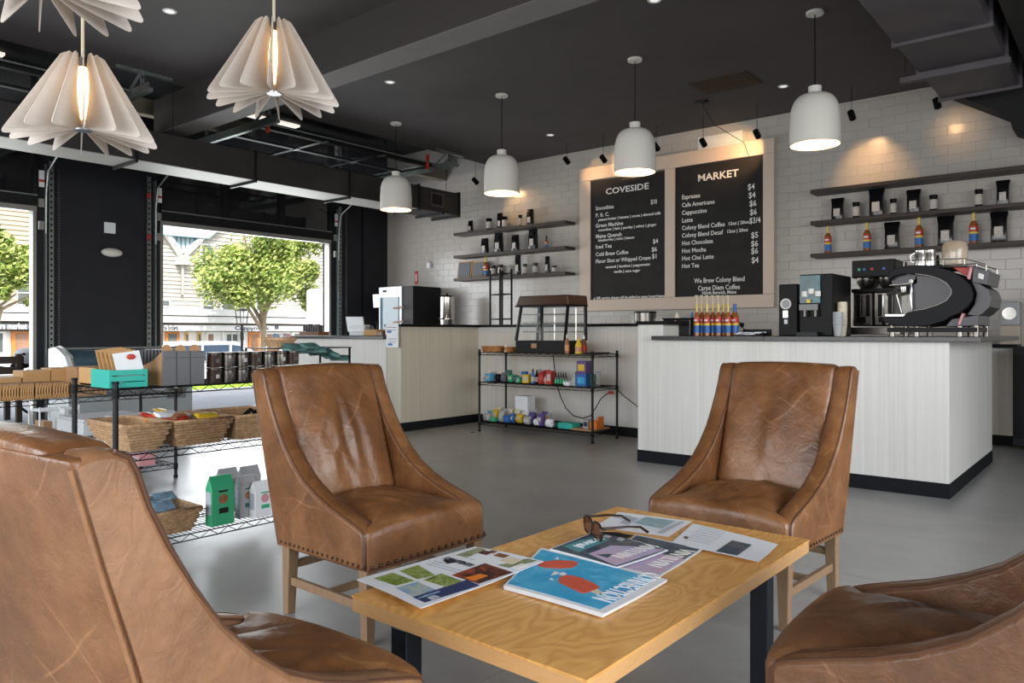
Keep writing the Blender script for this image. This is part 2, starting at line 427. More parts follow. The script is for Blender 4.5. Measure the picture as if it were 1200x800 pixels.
def thing(name, label, cat, loc=(0, 0, 0), group=None):
    o = bpy.data.objects.new(name, None); COL.objects.link(o); o.location = loc; o.empty_display_size = .05
    ORG[o.name] = Vector(loc); return tag(o, label, cat, group)
def struct(o, label=None, cat=None):
    o['kind'] = 'structure'
    if label: o['label'] = label
    if cat: o['category'] = cat
    return o
def copy_tree(o, parent=None):
    c = o.copy(); COL.objects.link(c)
    if parent is not None: c.parent = parent
    for ch in list(o.children): copy_tree(ch, c)
    return c
NTH = ['leftmost', 'second from the left', 'third from the left', 'fourth from the left', 'fifth from the left', 'sixth from the left', 'seventh from the left', 'eighth from the left', 'ninth from the left', 'tenth from the left', 'eleventh from the left', 'twelfth from the left']
TXT = []
def text(body, px, parent, size, width=None, align='LEFT', m_='chalk', rot=(PI / 2, 0, 0), name='lettering', bold=0):
    """real lettering as a thin mesh-like text body lying on its surface; px is its world anchor"""
    d = bpy.data.curves.new(name, 'FONT'); d.body = body; d.size = size; d.align_x = align; d.align_y = 'CENTER'
    d.extrude = .0006; d.resolution_u = 2; d.offset = bold; d.materials.append(M[m_])
    o = bpy.data.objects.new(name, d); COL.objects.link(o)
    o_ = ORG.get(parent.name, Vector((0, 0, 0))) if parent else Vector((0, 0, 0))
    o.location = Vector(px) - o_; o.rotation_euler = rot
    if parent: o.parent = parent
    TXT.append((o, width))
    return o

# ================================================================== THE SETTING
CEIL = 3.7
YB = 9.0          # face of the back wall
XL = -10.3        # face of the left wall
# floor: sub-base with cast slabs between saw-cut joints
fl = struct(MB().box(XL, 3.4, -3.4, YB + .2, -.30, -.02).build('floor', 'pocket_dark'))
xs = [XL, -7.6, -4.6, -1.6, 1.4, 3.4]; ys = [-3.4, -.6, 1.45, 3.64, 5.9, YB + .2]
for i in range(5):
    for j in range(5):
        MB().box(xs[i] + .0015, xs[i + 1] - .0015, ys[j] + .0015, ys[j + 1] - .0015, -.02, 0).build('slab', 'floor_concrete', fl)

# ceiling over the shop and the higher dark pocket over the door tracks
struct(MB().box(-7.78, 3.4, -3.4, YB, CEIL, CEIL + .55).build('ceiling', 'ceiling_paint'))
struct(MB().box(XL - .2, -7.78, -3.4, YB, CEIL + .5, CEIL + .6).build('trim_1', 'pocket_dark'), 'dark raised ceiling pocket above the door tracks', 'ceiling')
b = struct(MB().box(-8.5, 3.4, 4.0, 4.27, 3.321, CEIL).build('trim_2', 'beam_face'), 'dropped dark beam crossing the whole ceiling', 'beam')
MB().box(-8.5, 3.4, 4.0, 4.27, 3.315, 3.321).build('soffit', 'beam_soffit_lit', b)
struct(MB().box(-8.95, -8.82, -3.4, YB, 3.62, 3.80).build('trim_3', 'beige_steel'), 'beige steel angle running above the door tracks', 'beam')

# back wall: grout bed with glazed tiles
wb = struct(MB().box(XL - .2, 3.4, YB, YB + .2, 0, CEIL + .6).build('wall_back', 'grout'))
TW, TH = .254, .1016
full = None; rest = MB(); made = 0
rows = int((CEIL - .62) / TH) + 1
tiles = []
for r in range(rows):
    z0 = .62 + r * TH; off = (r % 2) * TW / 2
    x = XL - off
    while x < 1.2:
        x0, x1 = max(x, XL), min(x + TW, 1.2)
        z1 = min(z0 + TH, CEIL)
        if x1 - x0 > .03 and z1 - z0 > .02: tiles.append((x0, x1, z0, z1))
        x += TW
tiles.sort(key=lambda t: -(t[0] if t[2] > .95 else t[0] - 20))
vis = [t for t in tiles if t[0] < .35 and t[2] > .95][:300]
visset = set(vis)
for t in tiles:
    x0, x1, z0, z1 = t
    if t in visset:
        w, h = x1 - x0, z1 - z0
        if abs(w - TW) < 1e-6 and abs(h - TH) < 1e-6:
            if full is None:
                q = MB().bevbox(0, TW - .0022, -.005, .002, 0, TH - .0022, .0014).build('tile', 'tile', wb); full = q.data
            else:
                q = bpy.data.objects.new('tile', full); COL.objects.link(q); q.parent = wb
            q.location = (x0, YB, z0)
        else:
            MB().bevbox(x0, x1 - .0022, YB - .005, YB + .002, z0, z1 - .0022, .0014).build('tile', 'tile', wb)
    else:
        rest.bevbox(x0, x1 - .0022, YB - .005, YB + .002, z0, z1 - .0022, .0014)
rest.build('tile', 'tile', wb, kind='stuff')

# left wall with the two door openings
OP = [(-.6, 3.42), (4.925, 7.76)]; OH = 2.62
ml = MB()
y = -3.4
for a, c in OP: ml.box(XL - .2, XL, y, a, 0, CEIL + .6); y = c
ml.box(XL - .2, XL, y, YB, 0, CEIL + .6)
for a, c in OP: ml.box(XL - .2, XL, a, c, 3.55, CEIL + .6)
struct(ml.build('wall_left', 'wall_black'))
mt = MB(); mt.box(XL, XL + .015, 8.42, 8.44, 0, 3.6)
struct(mt.build('trim_4', 'black', None), 'panel joint on the black wall beside the tiled wall', 'trim')
# right wall and rear wall with storefront windows (behind the camera)
mr = MB(); mr.box(3.4, 3.6, -3.4, -.9, 0, CEIL); mr.box(3.4, 3.6, 5.3, YB, 0, CEIL); mr.box(3.4, 3.6, -.9, 5.3, 0, .4); mr.box(3.4, 3.6, -.9, 5.3, 3.0, CEIL)
struct(mr.build('wall_right', 'white_paint'))
mr = MB(); mr.box(XL, -6.7, -3.6, -3.4, 0, CEIL + .5); mr.box(1.5, 3.4, -3.6, -3.4, 0, CEIL); mr.box(-6.7, 1.5, -3.6, -3.4, 0, .4); mr.box(-6.7, 1.5, -3.6, -3.4, 3.0, CEIL)
struct(mr.build('wall_rear', 'white_paint'))

# sloping dark bulkhead over the right end of the tiled wall
f = lambda u, v, w: (u, w, v)
struct(MB().prism([(-1.52, CEIL), (-1.51, 3.525), (-.962, 3.18), (-.93, 3.04), (-.6, 2.86), (3.4, 1.9), (3.4, CEIL)], 8.62, YB - .008, f).build('trim_5', 'pocket_dark'), 'sloping black bulkhead over the right end of the tiled wall', 'bulkhead')

# ---- sectional garage doors: frame, glazed header sections, tracks
for k, (a, c) in enumerate(OP):
    side = ['left', 'right'][k]
    fr = MB()
    for yy in (a, c - .04): fr.box(XL - .10, XL + .02, yy, yy + .04, 0, OH)
    w = struct(fr.build('window_%d' % (k + 1), 'aluminium'))
    MB().box(XL - .05, XL + .03, a, c, OH - .05, OH + .01).build('bottom_rail', 'aluminium', w)
    MB().box(XL - .01, XL + .05, a, c, OH + .012, OH + .15).build('door_rail', 'black_metal', w)
    MB().box(XL + .05, XL + .056, a, c, OH + .135, OH + .15).build('weather_strip', 'galvanized', w)
    MB().box(XL - .01, XL + .05, a, c, 3.40, 3.55).build('door_rail', 'black_metal', w)
    n = 3
    for j in range(n + 1):
        yy = a + (c - a) * j / n
        MB().box(XL - .01, XL + .055, max(a, yy - .05), min(c, yy + .05), OH + .15, 3.40).build('stile', 'black_metal', w)
        if j < n: MB().box(XL + .01, XL + .018, yy + .05, a + (c - a) * (j + 1) / n - .05, OH + .15, 3.40).build('pane', 'door_glass', w)
def perforated(y0, x0, z0, z1, wdt=.055):
    m_ = MB(); m_.box(x0, x0 + .004, y0, y0 + wdt, z0, z1)
    z = z0 + .05
    while z < z1 - .03:
        m_.box(x0 + .004, x0 + .006, y0 + wdt * .3, y0 + wdt * .7, z, z + .025, 1); z += .07
    return m_
def vertical_track(yy, lab, sgn):
    t = thing('door_track', lab, 'track', (XL, yy, 0), 'vertical tracks of the raised doors')
    MB().box(XL + .02, XL + .085, yy, yy + .012, .05, 3.15).build('rail', 'galvanized', t)
    perforated(yy + sgn * .07 - .02, XL + .03, .05, 3.2).build('angle', ['galvanized', 'black'], t)
    MB().path([(XL + .09, yy, 2.3), (XL + .10, yy, 2.8), (XL + .16, yy, 3.05), (XL + .45, yy, 3.2)], .012, 6).build('curved_rail', 'galvanized', t, smooth=40)
    cb = MB(); 
    z = .5
    while z < 3.1: cb.cbox((XL + .12, yy + sgn * .13, z), (.012, .02, .022), 0, 0, .6); z += .034
    cb.build('chain', 'steel_dark', t, kind='stuff')
    for zz in (2.35, 2.62): MB().box(XL + .05, XL + .09, yy - sgn * .045 - .03, yy - sgn * .045 + .03, zz, zz + .1).build('bracket', 'aluminium', t)
    MB().box(XL + .092, XL + .096, yy - sgn * .05 - .03, yy - sgn * .05 + .03, 2.86, 3.06).build('warning_label', 'paper', t)
    MB().box(XL + .097, XL + .099, yy - sgn * .05 - .03, yy - sgn * .05 + .03, 2.92, 2.95).build('label_stripe', 'red', t)
vertical_track(3.50, 'galvanized door track at the left edge of the black wall panel', 1)
vertical_track(4.83, 'galvanized door track beside the middle opening, with red tags', -1)
vertical_track(7.86, 'galvanized door track at the right jamb of the middle opening', 1)
for zz in (2.35, 2.9):
    tag(MB().box(XL + .10, XL + .104, 4.70, 4.76, zz, zz + .07).build('warning_tag', 'red'), 'small red tag on the door track, %s' % ('lower one' if zz < 2.5 else 'upper one under the duct'), 'tag')
# overhead: horizontal tracks, raised door leaf edges, spring shaft, hangers
for k, (a, c) in enumerate(OP):
    wh = ['left', 'right'][k] + ' opening'
    t = thing('overhead_door_gear', 'galvanized overhead rails and raised glazed leaf above the ' + wh, 'door gear', (XL, a, 3.3))
    ZR_ = 3.50
    for yy in (a - .05, c + .03):
        MB().box(XL + .4, -7.45, yy, yy + .05, ZR_ - .04, ZR_).box(XL + .4, -7.45, yy, yy + .008, ZR_, ZR_ + .05).build('rail', 'galvanized', t)
        for xx in (-7.62, -9.0):
            perforated(yy, xx, ZR_, CEIL + (.5 if xx < -7.78 else 0), .04).build('hanger', ['galvanized', 'black'], t)
        MB().tube((-8.0, yy + .02, ZR_), (-7.64, yy + .02, CEIL - .01), .016, 6).build('brace', 'galvanized', t)
    MB().box(-7.64, -7.60, c - .2, c + .35, CEIL - .035, CEIL - .002).build('ceiling_angle', 'galvanized', t)
    MB().tube((XL + .35, a, 3.72), (XL + .35, c, 3.72), .016, 8).build('shaft', 'steel_dark', t)
    MB().tube((XL + .35, a + .5, 3.72), (XL + .35, (a + c) / 2 - .2, 3.72), .035, 10).build('spring', 'black_metal', t)
    MB().tube((XL + .35, (a + c) / 2 + .2, 3.72), (XL + .35, c - .5, 3.72), .035, 10).build('spring', 'black_metal', t)
    for xx in (-9.75, -9.15, -8.55, -7.95): MB().box(xx - .035, xx + .035, a, c, ZR_ + .005, ZR_ + .055).build('leaf_rail', 'black_metal', t)
    MB().tube((-7.80, a, ZR_ + .03), (-7.80, c, ZR_ + .03), .010, 6).build('strut_tube', 'galvanized', t)
    for dy in range(4):
        y0 = a + (c - a) * dy / 3
        if dy < 3: MB().box(-9.7, -8.0, y0 + .05, y0 + (c - a) / 3 - .05, ZR_ + .02, ZR_ + .028).build('raised_pane', 'door_glass', t)
        MB().box(-9.78, -7.92, max(a, y0 - .03), min(c, y0 + .03), ZR_ + .006, ZR_ + .06).build('leaf_stile', 'black_metal', t)
        for xx in (-9.15, -8.55, -7.95): MB().box(xx - .02, xx + .10, max(a, y0 - .02), min(c, y0 + .02), ZR_ - .006, ZR_ + .004).build('hinge', 'galvanized', t)
    for yy in (a + .12, c - .12): MB().box(-7.90, -7.86, yy - .015, yy + .015, ZR_ - .05, ZR_ + .16).build('red_strap', 'red', t)
tag(MB().box(-9.75, -9.62, 5.3, 6.7, CEIL + .46, CEIL + .49).build('glow_strip', 'strip_glow'), 'glowing reflection strip glimpsed through the raised door gear', 'light')  # emissive strip standing in for a bright reflection on the raised leaf
tag(MB().box(-9.75, -9.65, 2.2, 2.9, CEIL + .46, CEIL + .49).build('glow_strip', 'strip_glow'), 'short glowing strip above the far left door gear', 'light')

# ---- long rectangular duct in front of the openings
dt = thing('ceiling_duct', 'long black rectangular duct with bounce-lit underside colour hung before the openings', 'duct', (-8.3, 8.46, 2.9))
X0, X1, ZB, ZT = -8.55, -8.04, 2.9, 3.235
segs = [-2.6, .6, 2.2, 3.6, 4.98, 6.36, 7.62, 8.46]
for i in range(len(segs) - 1):
    a, c = segs[i], segs[i + 1]
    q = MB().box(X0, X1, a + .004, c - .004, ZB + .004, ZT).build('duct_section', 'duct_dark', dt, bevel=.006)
    MB().box(X0 + .01, X1 - .01, a + .02, c - .02, ZB, ZB + .004).build('underside', 'duct_bounce_lit' if c < 8 else 'duct_dark', q)
    MB().box(X0 - .03, X1 + .02, c - .012, c + .012, ZB - .03, ZT + .02).build('flange', 'black_metal', dt)
g = MB().box(X1, X1 + .012, 7.85, 8.12, 2.97, 3.18).build('grille_frame', 'duct_mauve', dt)
gb = MB().box(X1 + .012, X1 + .014, 7.88, 8.09, 3.0, 3.15)
gb.build('grille_opening', 'black', g)
gl = MB()
for i in range(7): gl.box(X1 + .014, X1 + .02, 7.88, 8.09, 3.005 + i * .021, 3.011 + i * .021)
gl.build('louvre', 'duct_dark', g, kind='stuff')
for (a, dz) in ((8.1, 0), (8.44, 0)): MB().box(X0 - .05, X1 + .03, a - .03, a + .01, ZB - .035, ZB).build('strut', 'black_metal', dt)
for a in (1.0, 4.0, 6.6, 8.2):
    MB().tube((X1 - .02, a, ZT), (X1 - .02, a, CEIL), .004, 5).build('hanging_wire', 'black_metal', dt)

# ---- duct at upper right
dr = thing('ceiling_duct', 'large mauve-grey sheet metal duct at the upper right corner', 'duct', (-1.1, 8.4, 3.36))
for i, (a, c) in enumerate([(1.2, 3.4), (3.4, 5.0), (5.0, 6.50), (6.50, 7.35), (7.35, 8.30)]):
    MB().box(-1.475, -.845, a + .004, c - .004, 3.36, CEIL).build('duct_section', 'duct_mauve', dr, bevel=.006)
    MB().box(-1.50, -.82, c - .014, c + .014, 3.335, CEIL).build('flange', 'duct_mauve', dr)
MB().box(-1.62, -.80, 7.30, 7.37, 3.29, 3.335).build('strut', 'duct_mauve', dr)
MB().tube((-1.58, 7.33, 3.30), (-1.58, 7.33, CEIL), .006, 5).build('threaded_rod', 'steel_dark', dr)
tag(MB().box(-.76, -.40, 1.2, 8.3, 3.42, CEIL - .01).build('cable_tray', 'black_metal'), 'black boxed run beside the mauve-grey duct', 'tray')

# ================================================================== COUNTERS
def counter(name, label, x0, x1, y0, y1, h, mname='laminate', top=True, kick=True, over=.02, cat='counter', topmat='counter_stone'):
    t = thing(name, label, cat, ((x0 + x1) / 2, (y0 + y1) / 2, 0))
    MB().box(x0, x1, y0, y1, .10, h - (.03 if top else 0)).build('body', mname, t)
    if kick: MB().box(x0 - .004, x1 + .004, y0 - .004, y1 + .004, 0, .10).build('kick_plate', 'rubber', t)
    return t
# island counter
c1 = counter('service_counter', 'white streaked laminate service counter carrying the coffee machines', -3.08, -.97, 5.72, 7.62, 1.07)
worktop = tag(MB().box(-3.16, -.78, 5.66, 7.66, 1.04, 1.075).build('worktop', 'counter_stone', bevel=.003), 'dark stone worktop on the front service counter', 'worktop')
MB().box(-2.2, -2.196, 5.658, 5.7, 1.04, 1.0755).build('joint', 'black', worktop)
# tall knee walls
k1 = thing('knee_wall', 'tall streaked laminate screen wall with thin black cap around the work area', 'counter', (-6.3, 7.0, 0))
MB().box(-3.32, -3.08, 5.72, 7.24, .10, 1.17).build('end_panel', 'laminate', k1)
MB().box(-6.56, -6.32, 5.72, 7.0, .10, 1.17).build('side_panel', 'laminate_shaded', k1)
MB().box(-6.56, -3.32, 7.0, 7.24, .10, 1.17).build('back_panel', 'laminate', k1)
MB().box(-6.58, -6.29, 5.70, 7.0, 1.17, 1.20).box(-6.58, -3.32, 6.97, 7.27, 1.17, 1.20).box(-3.33, -3.02, 5.70, 7.27, 1.17, 1.20).build('cap', 'black', k1)
MB().box(-3.325, -3.08, 5.716, 7.24, 0, .10).box(-6.56, -6.316, 5.716, 7.0, 0, .10).box(-6.56, -3.32, 6.996, 7.24, 0, .10).build('kick_plate', 'rubber', k1)
# register counter
c2 = counter('register_counter', 'white laminate register counter at left below the black wall', -8.40, -6.57, 5.72, 6.5, 1.06)
tag(MB().box(-8.45, -6.565, 5.67, 6.55, 1.03, 1.065).build('worktop', 'counter_stone', bevel=.003), 'thin dark worktop on the register counter', 'worktop')
# counter along the back wall
c3 = counter('back_counter', 'counter along the tiled wall behind the screen wall', -9.2, -3.2, 8.35, 8.99, .95)
tag(MB().box(-9.2, -3.2, 8.3, 8.99, .921, .95).build('worktop', 'counter_stone'), 'dark worktop along the tiled wall', 'worktop')
c4 = counter('side_cabinet', 'narrow white cabinet against the tiled wall at right', -2.4, -.93, 8.78, 8.99, .985)
tag(MB().box(-2.42, -.90, 8.74, 8.99, .956, .99).build('worktop', 'black'), 'black worktop of the narrow cabinet at right', 'worktop')
c5 = thing('under_counter_fridge', 'dark low fridge at the right edge beside the narrow cabinet', 'fridge', (-.5, 8.8, 0))
MB().box(-.91, .3, 8.45, 8.98, .05, .97).build('body', 'black_matte', c5); MB().box(-.90, -.3, 8.43, 8.45, .12, .90).build('door', 'black', c5)
MB().tube((-.80, 8.41, .3), (-.80, 8.41, .8), .01, 6).build('handle', 'steel_dark', c5)

# ================================================================== MENU BOARD
mb_ = thing('menu_board', 'large double menu board in a pale maple frame on the tiled wall', 'menu board', (-4.74, 8.95, 1.41))
fx0, fx1, fz0, fz1 = -6.13, -3.34, 1.405, 3.42
bl = (-5.944, -4.784, 1.565, 3.225); br = (-4.637, -3.476, 1.565, 3.24)
Y0, Y1 = 8.925, 8.985
for (a, c, e, g_) in [(fx0, fx1, br[3], fz1), (fx0, fx1, fz0, bl[2]), (fx0, bl[0], bl[2], br[3]), (bl[1], br[0], bl[2], br[3]), (br[1], fx1, bl[2], br[3])]:
    MB().box(a + .001, c - .001, Y0, Y1, e + .001, g_ - .001).build('frame_board', 'frame_maple', mb_, bevel=.004)
pl_ = MB().box(bl[0], bl[1], Y0 + .018, Y1, bl[2], bl[3]).build('board_panel', 'board_black', mb_)
pr_ = MB().box(br[0], br[1], Y0 + .018, Y1, br[2], br[3]).build('board_panel', 'board_black', mb_)
YT = Y0 + .016
def tl(parent, body, x, y, size, width_px=None, align='LEFT', bold=.0012, rz=0):
    p = gy(x, y, YT)
    w = None
    if width_px:
        w = (gy(x + width_px, y, YT) - p).length if align == 'LEFT' else (gy(x + width_px / 2, y, YT) - gy(x - width_px / 2, y, YT)).length
    return text(body, p, parent, size, w, align, bold=bold)
for body, x, y, s, w, al in [
    ('COVESIDE', 734.5, 221.5, .115, 50, 'CENTER'), ('Smoothies', 698, 244.5, .075, 21, 'LEFT'), ('$10', 762.5, 237, .085, 7, 'LEFT'),
    ('P. B. C.', 698, 252.7, .07, 15.5, 'LEFT'), ('peanut butter | banana | cocoa | almond milk', 701, 257.7, .05, 73, 'LEFT'),
    ('Green Machine', 698, 264.8, .075, 32, 'LEFT'), ('cucumber | kale | parsley | celery | ginger', 701, 269.8, .05, 68, 'LEFT'),
    ('Maine Quench', 698, 277.3, .075, 30, 'LEFT'), ('blueberries | mint | lemon', 701, 281.8, .05, 42, 'LEFT'),
    ('Iced Tea', 698, 289.5, .075, 18.5, 'LEFT'), ('$4', 765, 283, .085, 6, 'LEFT'), ('Cold Brew Coffee', 698, 298.3, .075, 38, 'LEFT'),
    ('$6', 763.5, 292.5, .085, 6, 'LEFT'), ('Flavor Shot or Whipped Cream', 698, 306.5, .075, 64, 'LEFT'), ('$1', 764, 300.5, .085, 5, 'LEFT'),
    ('caramel | hazelnut | peppermint', 735, 311.3, .05, 52, 'CENTER'), ('vanilla | cane sugar', 734.5, 317.5, .05, 31, 'CENTER'),
    ('a 18% service charge will be added to menu board items', 736, 349.3 - 1.2, .05, 83, 'CENTER')]: tl(pl_, body, x, y, s, w, al, .002 if s > .1 else .0012)
for body, x, y, s, w, al in [
    ('MARKET', 841, 206, .125, 47, 'CENTER'), ('Espresso', 799, 231.5, .078, 21, 'LEFT'), ('$4', 876, 219.5, .1, 8, 'LEFT'),
    ('Cafe Americano', 799, 240.7, .078, 38, 'LEFT'), ('$4', 877, 229.3, .1, 8, 'LEFT'), ('Cappuccino', 799, 249.7, .078, 29, 'LEFT'), ('$6', 878, 239, .1, 8, 'LEFT'),
    ('Latte', 799, 258.7, .078, 12.5, 'LEFT'), ('$6', 878.5, 249, .1, 8, 'LEFT'), ('Colony Blend Coffee', 799, 267.5, .078, 50, 'LEFT'), ('12oz | 20oz', 853, 262.3, .055, 24, 'LEFT'),
    ('$3/4', 878, 259, .1, 13, 'LEFT'), ('Colony Blend Decaf', 799, 276.3, .078, 48, 'LEFT'), ('12oz | 20oz', 851.5, 271.3, .055, 24, 'LEFT'),
    ('Hot Chocolate', 799, 285.3, .078, 36, 'LEFT'), ('$5', 880, 276, .1, 8, 'LEFT'), ('Hot Mocha', 799, 294.3, .078, 28, 'LEFT'), ('$6', 880, 286, .1, 8, 'LEFT'),
    ('Hot Chai Latte', 799, 303, .078, 37, 'LEFT'), ('$6', 880, 294.5, .1, 8, 'LEFT'), ('Hot Tea', 799, 312, .078, 20, 'LEFT'), ('$4', 880.5, 305.2, .1, 8, 'LEFT'),
    ('We Brew Colony Blend', 842.5, 328, .085, 59, 'CENTER'), ('Carpe Diem Coffee', 842, 337, .085, 49, 'CENTER'), ('North Berwick, Maine', 842.5, 342.7, .06, 40, 'CENTER')]:
    tl(pr_, body, x, y, s, w, al, .002 if s > .11 else .0012)

# wall vent above the board, ceiling vent
v1 = thing('wall_vent', 'white louvred vent on the tiled wall above the menu board', 'vent', (-4.2, 8.99, 3.5))
p, q = gy(818, 176, 8.98), gy(870, 158, 8.98)
MB().box(p.x, q.x, 8.975, 8.992, p.z - .07, q.z + .06).build('frame', 'white_paint', v1)
for i in range(6): MB().cbox(((p.x + q.x) / 2, 8.968, p.z - .04 + i * (q.z - p.z + .08) / 5), (q.x - p.x - .05, .012, .012), 0, 0, .5).build('louvre', 'white_paint', v1)
v2 = thing('ceiling_vent', 'dark brown square vent in the ceiling behind the pendant row', 'vent', (-3.3, 7.5, CEIL))
MB().box(-3.62, -3.02, 7.27, 7.73, CEIL - .012, CEIL).build('frame', 'umber_vent', v2)
for i in range(8): MB().box(-3.58, -3.06, 7.31 + i * .05, 7.325 + i * .05, CEIL - .02, CEIL - .012).build('louvre', 'umber_vent', v2)

# ================================================================== WALL SHELVES
def wall_shelf(label, x0, x1, z, group, y0=8.74):
    t = tag(MB().box(x0, x1, y0, 8.99, z - .042, z).build('wall_shelf', 'shelf_wood', bevel=.003), label, 'shelf', group)
    return t
ZR = [2.712, 2.358, 1.992]; ZL = [2.690, 2.330, 1.968]
for z, nm in zip(ZR, ('top', 'middle', 'bottom')): wall_shelf('%s dark wooden shelf on the tiled wall right of the menu board' % nm, -2.86, .9, z, 'dark shelves right of the menu board')
for z, nm in zip(ZL, ('top', 'middle', 'bottom')): wall_shelf('%s dark wooden shelf on the tiled wall left of the menu board' % nm, -8.43, -6.245, z, 'dark shelves left of the menu board')

def coffee_bag(x, y, z, w, h, label, group, rz=0, mat_='black_gloss', lab='label_mix', name='coffee_bag', cat='bag'):
    t = thing(name, label, cat, (x, y, z), group)
    def df(a, b_, c):
        k = (c / h + .5); pinch = 1 - .85 * max(0, (k - .62) / .38) ** 1.2
        flare = 1 + .16 * max(0, k - .8) / .2 - .08 * math.sin(k * 3.1)
        return a * flare, b_ * pinch, c
    m_ = MB().rbox((0, 0, h / 2), (w, w * .62, h), w * .10, (5, 5, 8), df)
    R = Matrix.Rotation(rz, 3, 'Z'); m_.v = [tuple(R @ Vector(p) + Vector((x, y, z))) for p in m_.v]
    m_.build('pouch', mat_, t, smooth=50)
    l_ = MB().cbox((x + math.sin(rz) * w * .325, y - math.cos(rz) * w * .325, z + h * .34), (w * .52, .006, h * .34), 0, rz).build('paper_label', lab, t)
    return t
def tin(x, y, z, r, h, label, group, body='black_gloss', lab='label_mix', name='small_tin'):
    t = thing(name, label, 'tin', (x, y, z), group)
    MB().lathe([(.001, 0), (r, 0), (r * .96, h * .85), (r * 1.04, h * .86), (r * 1.04, h), (.001, h)], (x, y, z), 12).build('can', body, t, smooth=40)
    MB().lathe([(r * 1.01, h * .15), (r * .985, h * .72)], (x, y, z), 12).build('paper_label', lab, t, smooth=40)
    return t
def syrup(x, y, z, h, label, group, pump=False, cap='gold', liquid='amber', name='syrup_bottle'):
    t = thing(name, label, 'bottle', (x, y, z), group); r = h * (.072 if pump else .125)
    hb = h * (.78 if pump else 1)
    MB().lathe([(.001, 0), (r, 0), (r, hb * .60), (r * .8, hb * .68), (r * .38, hb * .76), (r * .36, hb * .92)], (x, y, z), 12).build('glass_body', liquid, t, smooth=40)
    MB().lathe([(r * 1.03, hb * .10), (r * 1.03, hb * .33)], (x, y, z), 12).build('lower_label', 'blue', t, smooth=40)
    MB().lathe([(r * 1.03, hb * .33), (r * 1.03, hb * .40)], (x, y, z), 12).build('label_band', 'yellow', t, smooth=40)
    lr = MB().lathe([(r * 1.03, hb * .40), (r * 1.03, hb * .58)], (x, y, z), 12).build('upper_label', 'red', t, smooth=40)
    MB().cbox((x, y - r * 1.05, z + hb * .49), (r * 1.1, .004, hb * .06), 0).build('label_script', 'chalk', lr)
    MB().lathe([(r * .42, hb * .72), (r * .42, hb * (1.0 if not pump else 1.02)), (.001, hb * (1.0 if not pump else 1.02))], (x, y, z), 10).build('neck_wrap', cap, t, smooth=40)
    if pump:
        MB().tube((x, y, z + hb), (x, y, z + h), r * .12, 6).box(x - r * .4, x + r * .4, y - r * .9, y + r * .25, z + h - .012, z + h).build('pump', 'cream', t)
    return t
RG = 'goods on the right shelves'
def sh(px0, px1, pyt, zs, y=8.86):
    a = gy(px0, pyt, y); c = gy(px1, pyt, y)
    top = gy((px0 + px1) / 2, pyt, y).z
    return (a.x + c.x) / 2, y, zs, (c.x - a.x), top - zs
# middle shelf, right
bags = [(974, 989.5, 232), (1018, 1037, 221), (1062, 1079.5, 222), (1167, 1184, 211)]
for i, (a, c, tp) in enumerate(bags):
    x, y, z, w, h = sh(a, c, tp, ZR[1]); coffee_bag(x, y, z, w * .9, h, 'black coffee bag with printed label on the middle right shelf, %s' % NTH[i], RG)
for i, (a, c, tp) in enumerate([(999, 1007.5, 237), (1043, 1051, 233), (1089, 1099, 228.5), (1142, 1152, 222)]):
    x, y, z, w, h = sh(a, c, tp, ZR[1]); tin(x, y, z, w / 2, h, 'small labelled tin on the middle right shelf, %s' % NTH[i], RG)
for i, (a, c, tp) in enumerate([(1036, 1055, 260), (1098, 1119, 253), (1160, 1182, 248)]):
    x, y, z, w, h = sh(a, c, tp, ZR[2]); coffee_bag(x, y, z, w * .9, h, 'large black coffee bag on the bottom right shelf, %s' % NTH[i], RG)
for i, (a, c, tp) in enumerate([(966, 974.5, 265), (1012, 1020, 261), (1072, 1082, 255), (1136, 1146, 249.5)]):
    x, y, z, w, h = sh(a, c, tp, ZR[2]); syrup(x, y, z, h, 'red and blue labelled syrup bottle on the bottom right shelf, %s' % NTH[i], RG)
LG = 'goods on the left shelves'
for i, (a, c, tp) in enumerate([(549, 554, 258.5), (583, 589, 249.5), (617.5, 625, 245)]):
    x, y, z, w, h = sh(a, c, tp, ZL[0]); coffee_bag(x, y, z, w * .9, h, 'black coffee bag on the top left shelf, %s' % NTH[i], LG)
for i, (a, c, tp) in enumerate([(570.5, 576, 256), (589, 594, 254), (608, 611.5, 252)]):
    x, y, z, w, h = sh(a, c, tp, ZL[0]); tin(x, y, z, w / 2, h, 'small labelled tin on the top left shelf, %s' % NTH[i], LG)
for i, (a, c, tp) in enumerate([(564.5, 572, 279), (580, 589, 273), (600, 608, 275), (620, 629.5, 268)]):
    x, y, z, w, h = sh(a, c, tp, ZL[1]); coffee_bag(x, y, z, w * .9, h, 'black coffee bag on the middle left shelf, %s' % NTH[i], LG)
x, y, z, w, h = sh(639, 642, 276.5, ZL[1]); syrup(x, y, z, h, 'thin dark bottle at the right end of the middle left shelf', LG, cap='black')
for i, (a, c, tp) in enumerate([(604, 610, 298.5), (639, 644, 300)]):
    x, y, z, w, h = sh(a, c, tp, ZL[2]); coffee_bag(x, y, z, w * .9, h, 'tall dark pouch on the bottom left shelf, %s one' % ('nearer the wire tower' if i == 0 else 'right-hand'), LG)
for i, (a, c, tp) in enumerate([(575, 580, 311), (584, 589, 310), (613, 617, 309), (625, 629.5, 308), (647, 652, 311)]):
    x, y, z, w, h = sh(a, c, tp, ZL[2]); tin(x, y, z, w / 2, max(h, .06), 'small jar on the bottom left shelf, %s' % NTH[i], LG, name='small_jar')
x, y, z, w, h = sh(567, 572, 301, ZL[2]); syrup(x, y, z, h, 'red labelled bottle beside the framed slates on the bottom left shelf', LG)
